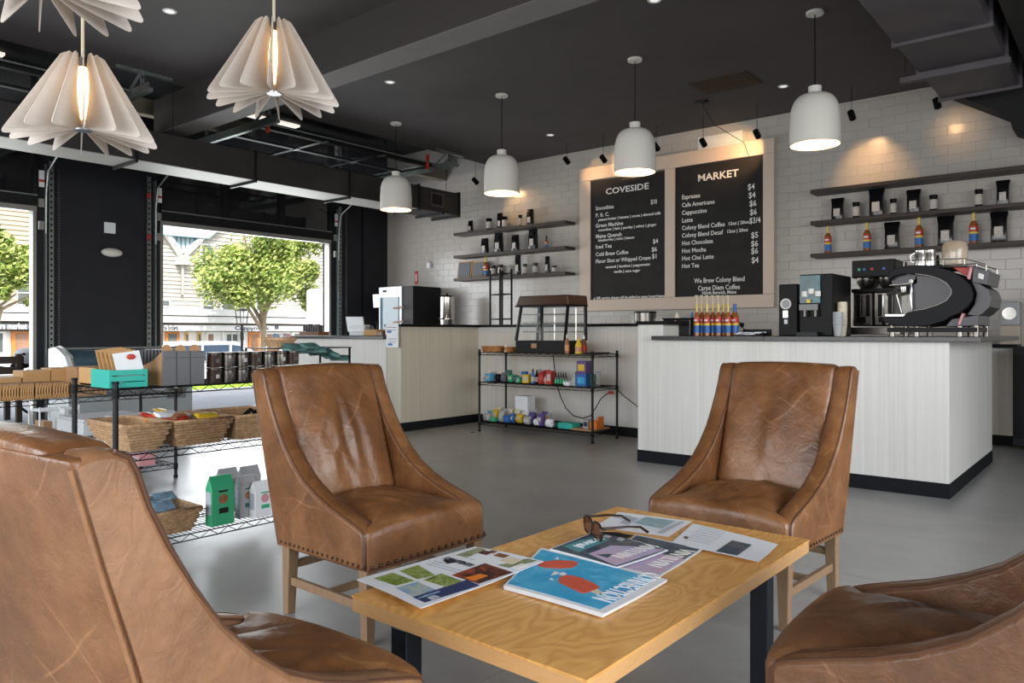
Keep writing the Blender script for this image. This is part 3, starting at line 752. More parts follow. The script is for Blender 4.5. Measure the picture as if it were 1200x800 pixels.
for i, (a, c, tp) in enumerate([(536, 552, 306), (553, 567.5, 306)]):
    x, y, z, w, h = sh(a, c, tp, ZL[2])
    t = thing('framed_slate', 'grey slate panel in wood frame leaning on the bottom left shelf, %s one' % ('left' if i == 0 else 'right'), 'frame', (x, y, z), LG)
    MB().cbox((x, y + .02, z + h / 2), (w, .02, h), 0, 0, -.15).build('frame', 'crate_wood', t)
    MB().cbox((x, y + .005, z + h / 2), (w * .84, .012, h * .86), 0, 0, -.15).build('slate', 'slate_grey', t)

# ================================================================== LAMPS
def dome_pendant(x, y, zb, r, h, label):
    t = thing('dome_pendant', label, 'pendant lamp', (x, y, zb), 'white dome pendants over the counter')
    neck = .062
    hb = h - neck
    prof = [(r, 0), (r * 1.0, hb * .35), (r * .975, hb * .55)] + [(r * (.26 + .715 * max(0, math.cos(a)) ** .72), hb * (.55 + .45 * math.sin(a))) for a in [PI / 2 * k / 10 for k in range(1, 11)]] + [(.052, hb)]
    MB().lathe(prof, (x, y, zb), 40).build('shade', 'off_white_enamel', t, smooth=60)
    MB().lathe([(a - .006 if a > .06 else a, z_ - .004) for a, z_ in prof][::-1], (x, y, zb), 40).build('shade_lining', 'lamp_inside', t, smooth=60)
    MB().lathe([(r - .006, -.0005), (r, 0)], (x, y, zb), 40).build('rim', 'off_white_enamel', t)
    MB().lathe([(.05, hb - .005), (.052, hb + neck), (.001, hb + neck)], (x, y, zb), 20).build('neck', 'off_white_enamel', t, smooth=40)
    MB().tube((x, y, zb + h), (x, y, CEIL - .02), .0045, 6).build('cord', 'black', t)
    MB().lathe([(.068, -.022), (.07, 0), (.001, 0)], (x, y, CEIL), 20).lathe([(.001, -.024), (.068, -.022)], (x, y, CEIL), 20).build('canopy', 'off_white_enamel', t, smooth=40)
    MB().sphere((x, y, zb + hb * .58), .045, 12, 8).build('bulb', 'bulb_glow', t, smooth=60)
    l_ = light('pendant_light', 'POINT', (x, y, zb + hb * .30), 13, (1, .74, .45), shadow_soft_size=.05)
CP = [(-2.026, 6.308), (-3.691, 6.301), (-5.368, 6.324), (-7.098, 6.338)]
for (x, y), pos in zip(CP, ('rightmost of the row over the counter', 'second from the right, before the menu boards', 'third from the right, left of the menu boards', 'leftmost, beside the black duct end')):
    dome_pendant(x, y, 2.625, .195, .47, 'white dome pendant lamp, ' + pos)

def ply_pendant(x, y, zt, R, Hh, nf, label, ph=0, tilt=0):
    """zt: height of the fin tops"""
    t = thing('fin_pendant', label, 'pendant lamp', (x, y, zt - Hh), 'pale plywood fin pendants')
    zb = zt - Hh
    def outline():
        o = [(.050, zt - .004), (.072, zt), (.088, zt - .012)]
        # outer slanted edge to the rounded lower corner
        ax, az = R, zb - .01
        dx, dz = (R - .088), (az - (zt - .012)); L = math.hypot(dx, dz); ux, uz = dx / L, dz / L
        cr = Vector((R, az)); e1 = cr - Vector((ux, uz)) * .038; bd = (Vector((.030, zb + .045)) - cr).normalized(); e2 = cr + bd * .038
        o += [tuple(e1 * (1 - q) ** 2 + cr * 2 * q * (1 - q) + e2 * q * q) for q in (0, .25, .5, .75, 1)]
        o += [(.030, zb + .045), (.022, zb + .055)]
        # inner cut around the long bulb
        o += [(.026, zb + .08), (.052, zb + .15), (.060, zb + .22), (.048, zb + .30), (.040, zt - .05)]
        return o
    ol = outline()
    for k in range(nf):
        a = 2 * PI * k / nf + ph; ca, sa = math.cos(a), math.sin(a); th = .0035
        f_ = lambda u, v_, w: (x + u * ca - w * sa, y + u * sa + w * ca, v_)
        MB().prism(ol, -th / 2, th / 2, f_).build('fin', 'lamp_ply', t)
    MB().lathe([(.001, 0), (.034, 0), (.036, .008), (.001, .010)], (x, y, zb + .040), 16).build('hub', 'chrome', t, smooth=40)
    MB().tube((x, y, zb + .05), (x, y, zb + .085), .014, 10).build('lower_socket', 'steel', t)
    MB().lathe([(.008, .085), (.024, .15), (.026, .20), (.018, .30), (.014, Hh - .045)], (x, y, zb), 14).build('bulb', 'bulb_glow', t, smooth=60)
    MB().tube((x, y, zt - .045), (x, y, zt - .005), .015, 10).build('upper_socket', 'steel_dark', t)
    MB().tube((x, y, zt - .01), (x, y, CEIL), .007, 8).build('cord', 'cream', t)
    light('fin_light', 'POINT', (x, y, zb + .2), 5, (1, .60, .28), shadow_soft_size=.02)
def ply_at(px, py_hub, zv, R, Hh, nf, label, ph=0):
    u = (px - 600) / FPX; X_, Y_ = zv * (_fw[0] + u * _rt[0]), zv * (_fw[1] + u * _rt[1])
    zhub = EYE + (390 - py_hub) / FPX * zv
    ply_pendant(X_, Y_, zhub - .045 + Hh, R, Hh, nf, label, ph)
ply_at(321, 109, 3.62, .315, .385, 16, 'pale plywood fin pendant lamp right of the other two', .12)
ply_at(97, 152, 3.22, .300, .355, 16, 'pale plywood fin pendant lamp at left above the black wall panel', .05)
ply_at(50, -14, 2.55, .32, .385, 16, 'pale plywood fin pendant lamp cut by the top of the picture', .1)

# downlights
for px, py, lab in [(199, 13, 'small white ceiling downlight left of the fin lamps'), (457, 96, 'small white ceiling downlight beyond the beam'), (918, 101, 'small white ceiling downlight beside the rightmost dome lamp'), (645, 158, 'small white ceiling downlight near the tiled wall'), (767, 0, 'small white ceiling downlight at the top edge')]:
    p = gz(px, py, CEIL)
    t = thing('downlight', lab, 'downlight', (p.x, p.y, CEIL), 'recessed downlights')
    MB().lathe([(.036, 0), (.036, -.004), (.052, -.006), (.056, 0)], p, 20).build('trim_ring', 'white_paint', t, smooth=40)
    MB().lathe([(.001, -.003), (.037, -.003)], p, 20).build('lens', 'downlight_glow', t)
# hanging cable spotlights washing the board and shelves
SP = [((557, 192), 212, 0), ((664, 178), 188, 1), ((707, 158), 186, 1), ((769, 146), 172, 0), ((824, 140), 167, 1), ((887, 131), 157, 1), ((998, 99), 135, 1), ((1098, 106), 121, 1)]
for i, ((px, py), pb, warm) in enumerate(SP):
    p = gz(px, py, CEIL)
    if p.y > 8.6: p = Vector((p.x * 8.45 / p.y, 8.45, CEIL))
    d = p.x * _fw[0] + p.y * _fw[1]; zs = EYE + (390 - pb) / FPX * d
    t = thing('cable_spotlight', 'small black spotlight hanging on a thin wire, %s' % NTH[i], 'spotlight', (p.x, p.y, zs), 'spotlights hanging before the tiled wall')
    MB().tube((p.x, p.y, zs + .03), (p.x, p.y, CEIL), .003, 5).build('wire', 'black', t)
    tip = Vector((p.x, p.y, zs)); dr_ = Vector((0, .75, -.45)).normalized(); q = dr_.to_track_quat('Z', 'Y')
    MB().lathe([(.001, -.05), (.034, -.05), (.036, .05), (.030, .05), (.029, .02), (.001, .02)], tip, 14, 0, q).build('lamp_head', 'black', t, smooth=40)
    if i in (0, 2, 5, 6, 7, 1):
        ap = {0: (612, 252), 1: (700, 205), 2: (735, 190), 5: (862, 182), 6: (1020, 200), 7: (1120, 150)}[i]; e = {0: 20, 1: 10, 2: 50, 5: 46, 6: 26, 7: 4}[i]
        light('spot', 'SPOT', tuple(tip + dr_ * .08), e, (1, .60, .26), spot_size=math.radians(74), spot_blend=1.0, shadow_soft_size=.02, aim=tuple(gy(*ap, 8.95)))
tr = thing('smoke_detector', 'black ceiling rosette with spotlight wires near the wall', 'rosette', tuple(gz(822, 119, CEIL)))
p = gz(822, 119, CEIL); MB().lathe([(.001, -.02), (.07, -.018), (.075, 0)], p, 18).build('plate', 'black', tr, smooth=40)
MB().path([p + Vector((0, 0, -.02)), p + Vector((.1, .1, -.25)), p + Vector((.35, .35, -.45)), p + Vector((.42, .4, -.7))], .004, 5).build('loose_wire', 'black', tr)

# ================================================================== CHAIRS
def make_chair(lm, label, seedv, lms=None, creases=None):
    rnd = random.Random(seedv); lms = lms or lm
    t = thing('slope_arm_chair', label, 'chair', (0, 0, 0), 'brown leather armchairs around the coffee table')
    Wd = .305; th = .072
    curve = [(-.022, .392), (-.034, .408), (-.065, .420), (-.13, .440), (-.22, .466), (-.30, .498), (-.38, .540), (-.45, .598), (-.51, .662), (-.56, .735), (-.60, .805), (-.632, .870), (-.650, .922), (-.662, .944)]
    poly = [(-.022, .268), (-.020, .330)] + curve + [(-.684, .955), (-.722, .955), (-.738, .936), (-.700, .80), (-.655, .65), (-.600, .45), (-.545, .268)]
    for sgn in (-1, 1):
        # outside panel with a slight belly and rounded edge, built as stations across the arm thickness
        xo, xi = sgn * Wd, sgn * (Wd - th)
        m_ = MB(); st = [(0, .012), (.05, .004), (.16, 0), (.5, -.002), (.84, 0), (.95, .004), (1, .012)]
        cx = sum(p[0] for p in poly) / len(poly); cz = sum(p[1] for p in poly) / len(poly)
        ring = []
        for s_, inset in st:
            x = xo + (xi - xo) * s_; r_ = []; inset0 = inset
            k = len(poly)
            for i, (yy, zz) in enumerate(poly):
                inset = inset0; a = Vector(poly[i - 1]); c = Vector(poly[(i + 1) % k]); tn = (c - a).normalized(); nr = Vector((tn.y, -tn.x))
                if nr.dot(Vector((yy - cx, zz - cz))) < 0 and i not in range(2, 16): nr = -nr
                # outline runs counter-clockwise seen from +x: outward normal
                nr = Vector((tn.y, -tn.x)); 
                if i < 1 or i > len(curve) + 3: inset = 0 if i > len(curve) + 3 else inset
                r_.append((x + sgn * .006 * math.sin(min(1, max(0, (zz - .3) / .5)) * PI) * (1 - s_), yy - nr.x * inset * SGN[0], zz - nr.y * inset * SGN[0]))
            ring.append(r_)
        k = len(poly); vs = [p for r_ in ring for p in r_]; fs = []
        for a in range(len(st) - 1):
            fs += [(a * k + i, a * k + (i + 1) % k, (a + 1) * k + (i + 1) % k, (a + 1) * k + i) for i in range(k)]
        fs += [tuple(range(k)), tuple(range((len(st) - 1) * k, len(st) * k))[::-1]]
        if sgn > 0: fs = [f_[::-1] for f_ in fs]
        m_.add(vs, fs)
        sp = m_.build('arm_panel', lms, t, smooth=70)
        # piping along both edges of the sloping arm band
        pp = [(-.018, .275)] + curve + [(-.684, .955)]
        pc = MB(); pc.path([(xo - sgn * .003, y_ - .002, z_ - .002) for y_, z_ in pp], .0042, 6)
        pc.path([(xi + sgn * .004, y_ - .002, z_ - .002) for y_, z_ in curve + [(-.690, .952)]], .0030, 6)
        pc.build('piping', 'piping', sp, smooth=60)
        MB().path([(xo - sgn * .002, y_ - .008, z_) for y_, z_ in ((-.738, .936), (-.700, .80), (-.655, .65), (-.600, .45), (-.545, .268))], .0040, 6).build('rear_piping', 'piping' if lms != 'leather_lit' else 'leather_lit', sp, smooth=60)
    # rear panel
    def rp(a, b_, c):
        k = (c / .69 + .5); return a, b_ - .545 + .007 - (.195 * k) - .008 * math.sin(k * PI) * (1 - (a / .3) ** 2), c + .61
    MB().rbox((0, 0, 0), (2 * Wd - .008, .035, .678), .010, (8, 4, 10), rp).build('rear_panel', 'leather' if lms == 'leather_lit' else lms, t, smooth=60)
    # back cushion with pulled creases
    creases = creases or [(0, .62, 0, .014, .02, .16), (-.08, .7, .3, .008, .02, .15), (.09, .66, -.3, .009, .02, .14)]
    def bc(a, b_, c):
        k = min(1, max(0, c / .54 + .5)); z_ = c + .690
        y_ = -.520 - .178 * k + b_
        if b_ > 0:
            bul = .022 * (1 - (a / .235) ** 4) * math.sin(PI * (.08 + .9 * k)); y_ += bul
            for cx_, cz_, sl, am, wd, ln in creases:
                dx = (a - cx_) - (z_ - cz_) * sl; dz = (z_ - cz_) / ln
                y_ += am * math.exp(-(dx / wd) ** 2 * .5) * math.exp(-dz * dz)
            y_ -= .007 * math.exp(-((a) / .02) ** 2) * (1 - k)
        z_ += .008 * (1 - (a / .235) ** 2) * max(0, k - .8) * 5
        return a, y_, z_
    MB().rbox((0, 0, 0), (2 * (Wd - th) + .004, .11, .54), .028, (30, 6, 34), bc).build('back_cushion', lm, t, smooth=80)
    # seat: crowned cushion running into the front apron
    wr = [(rnd.uniform(-.2, .2), rnd.uniform(-.45, -.08), rnd.uniform(-1.2, 1.2), rnd.uniform(-.009, .009), rnd.uniform(.009, .024), rnd.uniform(.05, .15)) for _ in range(24)]
    def sc_(a, b_, c):
        y_ = b_ - .275; z_ = max(.268, c + .3275)
        if c > 0:
            z_ += .044 * (1 - (a / .30) ** 2) * math.sin(PI * min(1, max(0, (b_ + .30) / .60)) ** .9 * .97) * (c / .0975)
            z_ -= .012 * (c / .08) * max(0, (abs(a) - .17) / .13) ** 2
            for cx_, cy_, an, am, wd, ln in wr:
                dx = (a - cx_) * math.cos(an) + (y_ - cy_) * math.sin(an); dy = -(a - cx_) * math.sin(an) + (y_ - cy_) * math.cos(an)
                z_ += am * math.exp(-(dx / wd) ** 2) * math.exp(-(dy / ln) ** 2)
        y_ += .008 * (1 - (a / .3) ** 2) * max(0, b_ / .27) * (c / .08 + .6)
        s_ = 1 if y_ > -.035 else ((Wd - th + .006) / (Wd - .004) if y_ < -.085 else 1 + ((Wd - th + .006) / (Wd - .004) - 1) * (-.035 - y_) / .05)
        return a * s_, y_, z_
    MB().rbox((0, 0, 0), (2 * Wd - .008, .55, .195), .036, (30, 34, 7), sc_).build('seat', lm, t, smooth=80)
    MB().path([(-Wd + .012, -.002, .276), (0, .004, .276), (Wd - .012, -.002, .276)], .0035, 5).build('front_welt', 'piping', t)
    # welt above the nails and the nail heads themselves
    MB().box(-Wd + .012, Wd - .012, -.545, -.01, .262, .272).build('seat_base', 'piping', t)
    nm = MB()
    for i in range(17): nm.sphere((-Wd + .018 + i * (2 * Wd - .036) / 16, .006, .286), .0068, 8, 5)
    for sgn in (-1, 1):
        for i in range(18): nm.sphere((sgn * (Wd + .002), -.02 - i * .03, .286), .0060, 6, 4)
    nm.build('nail_heads', 'nail', t, smooth=60, kind='stuff')
    # tapered legs and stretchers
    def leg(x, y, splay):
        m1 = MB(); a, c = .024, .017
        vs = [(x + sx * a, y + sy * a, .266) for sx, sy in ((-1, -1), (1, -1), (1, 1), (-1, 1))] + [(x + sx * c, y + splay + sy * c, 0) for sx, sy in ((-1, -1), (1, -1), (1, 1), (-1, 1))]
        m1.add(vs, [(0, 1, 2, 3), (7, 6, 5, 4), (0, 4, 5, 1), (1, 5, 6, 2), (2, 6, 7, 3), (3, 7, 4, 0)])
        m1.build('leg', 'leg_oak', t, bevel=.0025)
    for sx in (-1, 1): leg(sx * .272, -.040, 0); leg(sx * .272, -.515, -.012)
    for sx in (-1, 1): MB().box(sx * .272 - .010, sx * .272 + .010, -.50, -.055, .115, .147).build('stretcher', 'leg_oak', t, bevel=.002)
    MB().box(-.262, .262, -.288, -.268, .119, .145).build('cross_stretcher', 'leg_oak', t, bevel=.002)
    MB().box(-.262, .262, -.525, -.505, .175, .205).build('rear_stretcher', 'leg_oak', t, bevel=.002)
    return t
SGN = [1]
def place(t, x, y, deg): t.location = (x, y, 0); t.rotation_euler = (0, 0, math.radians(deg)); return t
place(make_chair('leather', 'brown leather sloped-arm chair left of the table, between rack and coffee table', 3, None, [(-.030, .70, .10, .017, .015, .17), (.055, .68, -.22, .020, .019, .14), (.10, .74, -.55, .013, .016, .09), (-.115, .66, .15, .011, .024, .20), (.015, .58, .35, .012, .012, .12), (.095, .58, .30, .010, .014, .10)]), -2.05, 2.01, -91)
place(make_chair('leather', 'tan leather sloped-arm chair behind the table, before the white counter', 8, None, [(0, .64, 0, .020, .021, .13), (-.10, .82, -.6, .005, .02, .08), (.10, .82, .6, .005, .02, .08)]), -1.285, 2.785, 177)
place(make_chair('leather', 'brown leather chair seen from behind in the left foreground', 14, 'leather_lit'), -1.428, 1.078, 4.5)
COL.objects['slope_arm_chair.002'].scale = (1, .95, .985)
place(make_chair('leather_shaded', 'brown leather chair darkened for shade, cut off at the lower right corner', 21), -.63, 1.89, 91)

# ================================================================== COFFEE TABLE AND PAPERS
TZ = .45
ct = thing('coffee_table', 'low coffee table with pale birch top and black steel legs', 'table', (-1.15, 1.82, 0))
tb = [(-1.507, 1.200), (-.797, 1.186), (-.800, 2.440), (-1.508, 2.448)]
MB().prism(tb, TZ - .006, TZ, lambda u, v_, w: (u, v_, w)).build('top_veneer', 'birch_top', ct)
MB().prism([(-1.505, 1.202), (-.799, 1.188), (-.802, 2.438), (-1.506, 2.446)], TZ - .040, TZ - .006, lambda u, v_, w: (u, v_, w)).build('top_core', 'birch_edge', ct)
for x, y in [(-1.335, 1.225), (-.865, 1.235), (-.848, 2.17), (-1.44, 2.16)]:
    MB().box(x - .026, x + .026, y - .026, y + .026, 0, TZ - .04).build('leg', 'leg_steel', ct, bevel=.003)
MB().box(-1.40, -.84, 1.26, 1.28, TZ - .065, TZ - .04).box(-1.42, -.84, 2.12, 2.14, TZ - .065, TZ - .04).build('leg_rail', 'black_metal', ct)

def page(name, label, cat, corners, th, z0, prints=(), curl=0, mat_='paper', group='papers on the coffee table', lift=(0, 0, 0, 0), sheets=1):
    """corners: four table points in order; (u,v) runs from corner 0 along 0-1 and 0-3"""
    P_ = [Vector((c[0], c[1], z0 + l_)) for c, l_ in zip(corners, lift)]
    def at(u, v_, w=0):
        p = P_[0] * (1 - u) * (1 - v_) + P_[1] * u * (1 - v_) + P_[2] * u * v_ + P_[3] * (1 - u) * v_
        z_ = curl * (math.sin(PI * u) * .5 + abs(v_ - .5) * 1.2 * u) if curl else 0
        return Vector((p.x, p.y, p.z + z_ + w))
    root = thing(name, label, cat, tuple(P_[0]), group)
    def sheet(nm, u0, u1, v0, v1, w0, w1, mname, par, n=8):
        m_ = MB(); k = n + 1
        vs = [at(u0 + (u1 - u0) * i / n, v0 + (v1 - v0) * j / n, w) for w in (w0, w1) for j in range(k) for i in range(k)]
        fs = []
        for j in range(n):
            for i in range(n):
                a = j * k + i; fs.append((a, a + k, a + k + 1, a + 1)); b0 = a + k * k; fs.append((b0, b0 + 1, b0 + k + 1, b0 + k))
        rim = [i for i in range(k)] + [j * k + n for j in range(1, k)] + [n * k + i for i in range(n - 1, -1, -1)] + [j * k for j in range(n - 1, 0, -1)]
        for a, c in zip(rim, rim[1:] + rim[:1]): fs.append((a, c, c + k * k, a + k * k))
        m_.add(vs, fs); return m_.build(nm, mname, par)
    pg = None
    for s_ in range(sheets):
        e = .012 * s_
        pg_ = sheet('sheet', e * .3, 1 - e * .2, -e * .3, 1 + e * .3, th * (sheets - 1 - s_) + .0002, th * (sheets - s_) - .0002, mat_, root)
        pg = pg or pg_
    for q in prints:
        u0, u1, v0, v1, mname = q[:5]; sheet(q[5] if len(q) > 5 else 'printed_picture', u0, u1, v0, v1, th * sheets, th * sheets + .0003, mname, root, 4)
    root['_n'] = 0
    return root, at, th * sheets + .0005
def g2(x, y): p = gz(x, y, TZ); return (p.x, p.y)
# newspaper under everything at left-middle: pool cover with popsicles
r1, at1, w1 = page('newspaper', 'newspaper with red popsicles on a blue pool cover', 'newspaper', [g2(590, 690), g2(708, 725), g2(782, 684), g2(634, 645)], .0022, TZ + .0005,
    [(.02, .93, .05, .95, 'print_pool')], .004, sheets=4)
def poly_on(at, w, pts, name, mname, par, h=.0006):
    m_ = MB(); k = len(pts); m_.add([at(u, v_, w) for u, v_ in pts] + [at(u, v_, w + h) for u, v_ in pts], [tuple(range(k))[::-1], tuple(range(k, 2 * k))] + [(i, (i + 1) % k, k + (i + 1) % k, k + i) for i in range(k)])
    return m_.build(name, mname, par)
def uvof(corners, x, y):   # inverse bilinear on the page
    p = gz(x, y, TZ); u = v_ = .5
    C = [Vector(c) for c in corners]
    for _ in range(25):
        q = C[0] * (1 - u) * (1 - v_) + C[1] * u * (1 - v_) + C[2] * u * v_ + C[3] * (1 - u) * v_
        du = (C[1] - C[0]) * (1 - v_) + (C[2] - C[3]) * v_; dv = (C[3] - C[0]) * (1 - u) + (C[2] - C[1]) * u
        ex, ey = p.x - q.x, p.y - q.y; det = du.x * dv.y - du.y * dv.x
        u += (ex * dv.y - ey * dv.x) / det; v_ += (du.x * ey - du.y * ex) / det
    return u, v_
c1_ = [g2(590, 690), g2(708, 725), g2(782, 684), g2(634, 645)]
def pxpoly(at, w, corners, pts, name, mname, par, h=.0006): return poly_on(at, w, [uvof(corners, x, y) for x, y in pts], name, mname, par, h)
pxpoly(at1, w1, c1_, [(654.5, 685), (656, 688.5), (665, 693), (682, 701), (688, 700), (697, 697), (703, 693.5), (697, 689), (681, 682), (668, 679), (660, 679.5), (655.5, 682)][::-1], 'popsicle_picture', 'popsicle', r1)
pxpoly(at1, w1, c1_, [(690, 698), (700, 702), (706, 699), (697, 694)], 'stick_picture', 'cream', r1, .0004)
pxpoly(at1, w1, c1_, [(630, 667.5), (640, 670), (655, 671), (670, 670.5), (676, 667), (677, 664), (672, 662), (652, 661), (634, 662.5)], 'popsicle_picture', 'popsicle', r1)
for q in [[(645, 679), (652, 678), (656, 676), (650, 674)], [(655, 678), (661, 680), (664, 677), (659, 675)], [(661, 664), (667, 666), (666, 663)], [(650, 659), (655, 660), (654, 657)], [(643, 684), (649, 685), (647, 682)]]:
    pxpoly(at1, w1, c1_, q, 'ice_picture', 'chalk', r1, .0003)
def text_on(body, at, u, v_, w, ang, size, par, m_, width=None, al='CENTER', bold=.001):
    return text(body, at(u, v_, w), par, size, width, al, m_, (0, 0, ang), bold=bold)
p, q = gz(704, 714, TZ), gz(772, 679, TZ); ang = math.atan2(q.y - p.y, q.x - p.x)
u, v_ = uvof(c1_, 736, 692)
text_on('CONNECTION', at1, u, v_, w1 + .0012, ang + PI, .078, r1, 'paper', (q - p).length * .92)
# advertising page at left
c2_ = [g2(418, 684), g2(494, 720), g2(637, 664), g2(556, 645)]
r2, at2, w2 = page('newspaper', 'open advertising page with garden pictures at the left table corner', 'newspaper', c2_, .0012, TZ + .0100, [], .006, sheets=2)
def pic(pts, mname, nm='printed_picture'): return pxpoly(at2, w2, c2_, pts, nm, mname, r2, .0004)
pic([(438, 684), (464, 694), (486, 688), (460, 677)], 'print_garden'); pic([(468, 675), (489, 686), (510, 681), (490, 668)], 'print_garden')
pic([(496, 687), (523, 695), (543, 688), (517, 679)], 'print_garden'); pic([(464, 697), (490, 710), (516, 701), (489, 689)], 'print_coast')
pic([(484, 708), (498, 714), (562, 692), (547, 686)], 'print_navy'); pic([(529, 681), (561, 690), (601, 677), (568, 667)], 'print_fire')
pic([(534, 656), (596, 672), (630, 664), (560, 647)], 'print_sage')
pic([(519, 662), (524, 667), (536, 665), (529, 660)], 'board_black', 'printed_block')
p, q = gz(521, 661, TZ + .01), gz(553, 671, TZ + .01)
u, v_ = uvof(c2_, 537, 665); text_on('CONTENTS', at2, u, v_, w2 + .001, math.atan2(q.y - p.y, q.x - p.x), .030, r2, 'ink', (q - p).length, bold=.0008)
for a, c in [((500, 667), (540, 679)), ((504, 665), (544, 677)), ((508, 663), (520, 667)), ((545, 660), (556, 663))]:
    pxpoly(at2, w2, c2_, [a, c, (c[0] + 1.2, c[1] - .6), (a[0] + 1.2, a[1] - .6)], 'printed_line', 'print_grey', r2, .0003)
for pts, mm_ in [([(560, 654), (570, 657), (577, 654), (567, 651)], 'print_fire'), ([(578, 658), (590, 661), (597, 658), (585, 655)], 'brown_food'), ([(584, 664), (600, 668), (612, 663), (598, 660)], 'cream'), ([(572, 653), (578, 655), (583, 653), (577, 651)], 'brown_food'), ([(600, 671), (606, 673), (618, 669), (612, 667)], 'chalk'), ([(500, 708), (506, 711), (516, 707), (509, 705)], 'print_grey'), ([(545, 684), (556, 687), (572, 681), (562, 679)], 'orange')]:
    pxpoly(at2, w2, c2_, pts, 'printed_picture', mm_, r2, .0008)
# magazines in the middle
c4_ = [g2(700, 662), g2(772, 678), g2(824, 645), g2(745, 627)]
r4, at4, w4 = page('magazine', 'lower of two overlapping magazines with lilac cover', 'magazine', c4_, .003, TZ + .0005, [(.03, .97, .03, .60, 'print_pink'), (.03, .97, .60, .97, 'print_dusk')], .003)
c3_ = [g2(644, 648), g2(723, 671), g2(783, 650), g2(700, 626)]
r3, at3, w3 = page('magazine', 'upper magazine with teal travel banner and dark sky cover', 'magazine', c3_, .003, TZ + .0100, [(.02, .98, .02, .98, 'print_dusk')], .003)
for pts, mname in [([(690, 655), (722, 669), (778, 650), (740, 646), (716, 645)], 'print_pink'), ([(660, 645), (678, 653), (714, 638), (700, 632)], 'print_teal')]:
    pxpoly(at3, w3, c3_, pts, 'printed_picture', mname, r3, .0004)
for pts, mname in [([(700, 628), (712, 631), (734, 637), (742, 633), (722, 629)], 'board_black'), ([(706, 634), (713, 636), (717, 634), (710, 632)], 'chalk'), ([(722, 638), (729, 640), (733, 637), (726, 635)], 'print_grey'), ([(686, 652), (712, 660), (722, 652), (700, 650)], 'print_dusk')]:
    pxpoly(at3, w3, c3_, pts, 'printed_picture', mname, r3, .0005)
for x0_, y0_, x1_, y1_, cs, rr, aa, ww in [(727, 664, 776, 647, c3_, r3, at3, w3), (770, 671, 818, 648, c4_, r4, at4, w4)]:
    p, q = gz(x0_, y0_, TZ), gz(x1_, y1_, TZ); u, v_ = uvof(cs, (x0_ + x1_) / 2 - 8, (y0_ + y1_) / 2 - 4)
    text_on('VINYLVIN', aa, u, v_, ww + .001, math.atan2(q.y - p.y, q.x - p.x) + PI, .065, rr, 'chalk', (q - p).length * .85, bold=0)
u, v_ = uvof(c3_, 692, 641); p, q = gz(676, 647, TZ), gz(710, 635, TZ)
text_on('travel', at3, u, v_, w3 + .001, math.atan2(q.y - p.y, q.x - p.x) + PI, .052, r3, 'paper', (q - p).length * .9)
# flyers at far side
c5_ = [g2(697, 617), g2(783, 629), g2(811, 611), g2(725, 600)]
r5, at5, w5 = page('flyer', 'white flyer with a sailboat picture at the far table corner', 'flyer', c5_, .001, TZ + .0004)
for pts, mname in [([(742, 613), (776, 620), (792, 611), (757, 606)], 'print_sail'), ([(717, 606), (731, 609), (738, 605), (724, 603)], 'print_grey'), ([(726, 613), (736, 616), (748, 608), (738, 605)], 'print_grey'), ([(770, 624), (776, 626), (803, 612), (797, 611)], 'print_grey')]:
    pxpoly(at5, w5, c5_, pts, 'printed_picture', mname, r5, .0003)
c6_ = [g2(786, 638), g2(889, 661), g2(912, 640), g2(812, 616)]
r6, at6, w6 = page('letter', 'white letter with a small dark photo near the right table edge', 'letter', c6_, .001, TZ + .0036, [], .004, lift=(0, 0, .0, .004))
pxpoly(at6, w6, c6_, [(839, 649), (864, 654), (881, 641), (858, 636)], 'printed_picture', 'print_dusk', r6, .0003)
for k in range(7):
    pxpoly(at6, w6, c6_, [(803 + k * 3, 634 - k * 2.2), (832 + k * 3, 641 - k * 2.2), (832.6 + k * 3, 640.6 - k * 2.2), (803.6 + k * 3, 633.6 - k * 2.2)], 'printed_line', 'print_grey', r6, .0003)
pxpoly(at6, w6, c6_, [(801, 632), (805, 634), (807, 632), (803, 630.5)], 'printed_block', 'print_fire', r6, .0003)
# sunglasses standing on their lenses' lower rims
sg = thing('sunglasses', 'dark tortoiseshell sunglasses on the magazines', 'sunglasses', (0, 0, 0))
def lens(m_, cx, w_, h_, y, mi=0, ins=0):
    pts = []
    for k in range(16):
        a = 2 * PI * k / 16; ex = .62
        pts.append((cx + math.copysign(abs(math.cos(a)) ** ex, math.cos(a)) * (w_ / 2 - ins), math.copysign(abs(math.sin(a)) ** ex, math.sin(a)) * (h_ / 2 - ins)))
    return pts
fr_ = MB()
for cx in (-.036, .036): fr_.path([(u, 0, z_ + .024) for u, z_ in lens(None, cx, .060, .046, 0)], .0038, 6, closed=True)
fr_.path([(-.010, 0, .034), (0, .002, .037), (.010, 0, .034)], .0028, 6)
fr_.build('frame', 'tortoise', sg, smooth=60)
for cx in (-.036, .036): MB().prism(lens(None, cx, .060, .046, 0, 0, .002), -.001, .001, lambda u, v_, w: (u, w, v_ + .024)).build('lens', 'lens_brown', sg)
for s_ in (-1, 1): MB().path([(s_ * .067, 0, .038), (s_ * .070, .012, .038), (s_ * .069, .075, .036), (s_ * .066, .115, .030), (s_ * .063, .138, .012)], [.0045, .004, .0032, .0032, .004], 6).build('temple', 'tortoise', sg, smooth=60)
p = gz(695, 629, TZ + .012); sg.location = (p.x, p.y, TZ + .0135); sg.rotation_euler = (.05, 0, math.radians(-36)); sg.scale = (1.12, 1.12, 1.12)

# ================================================================== ON THE SERVICE COUNTER
CT = 1.076
def ctr(px, Y_, z=CT): p = gy(px, 392, Y_); return p.x
def hgt(px, py, Y_): return gy(px, py, Y_).z
ord_ = NTH
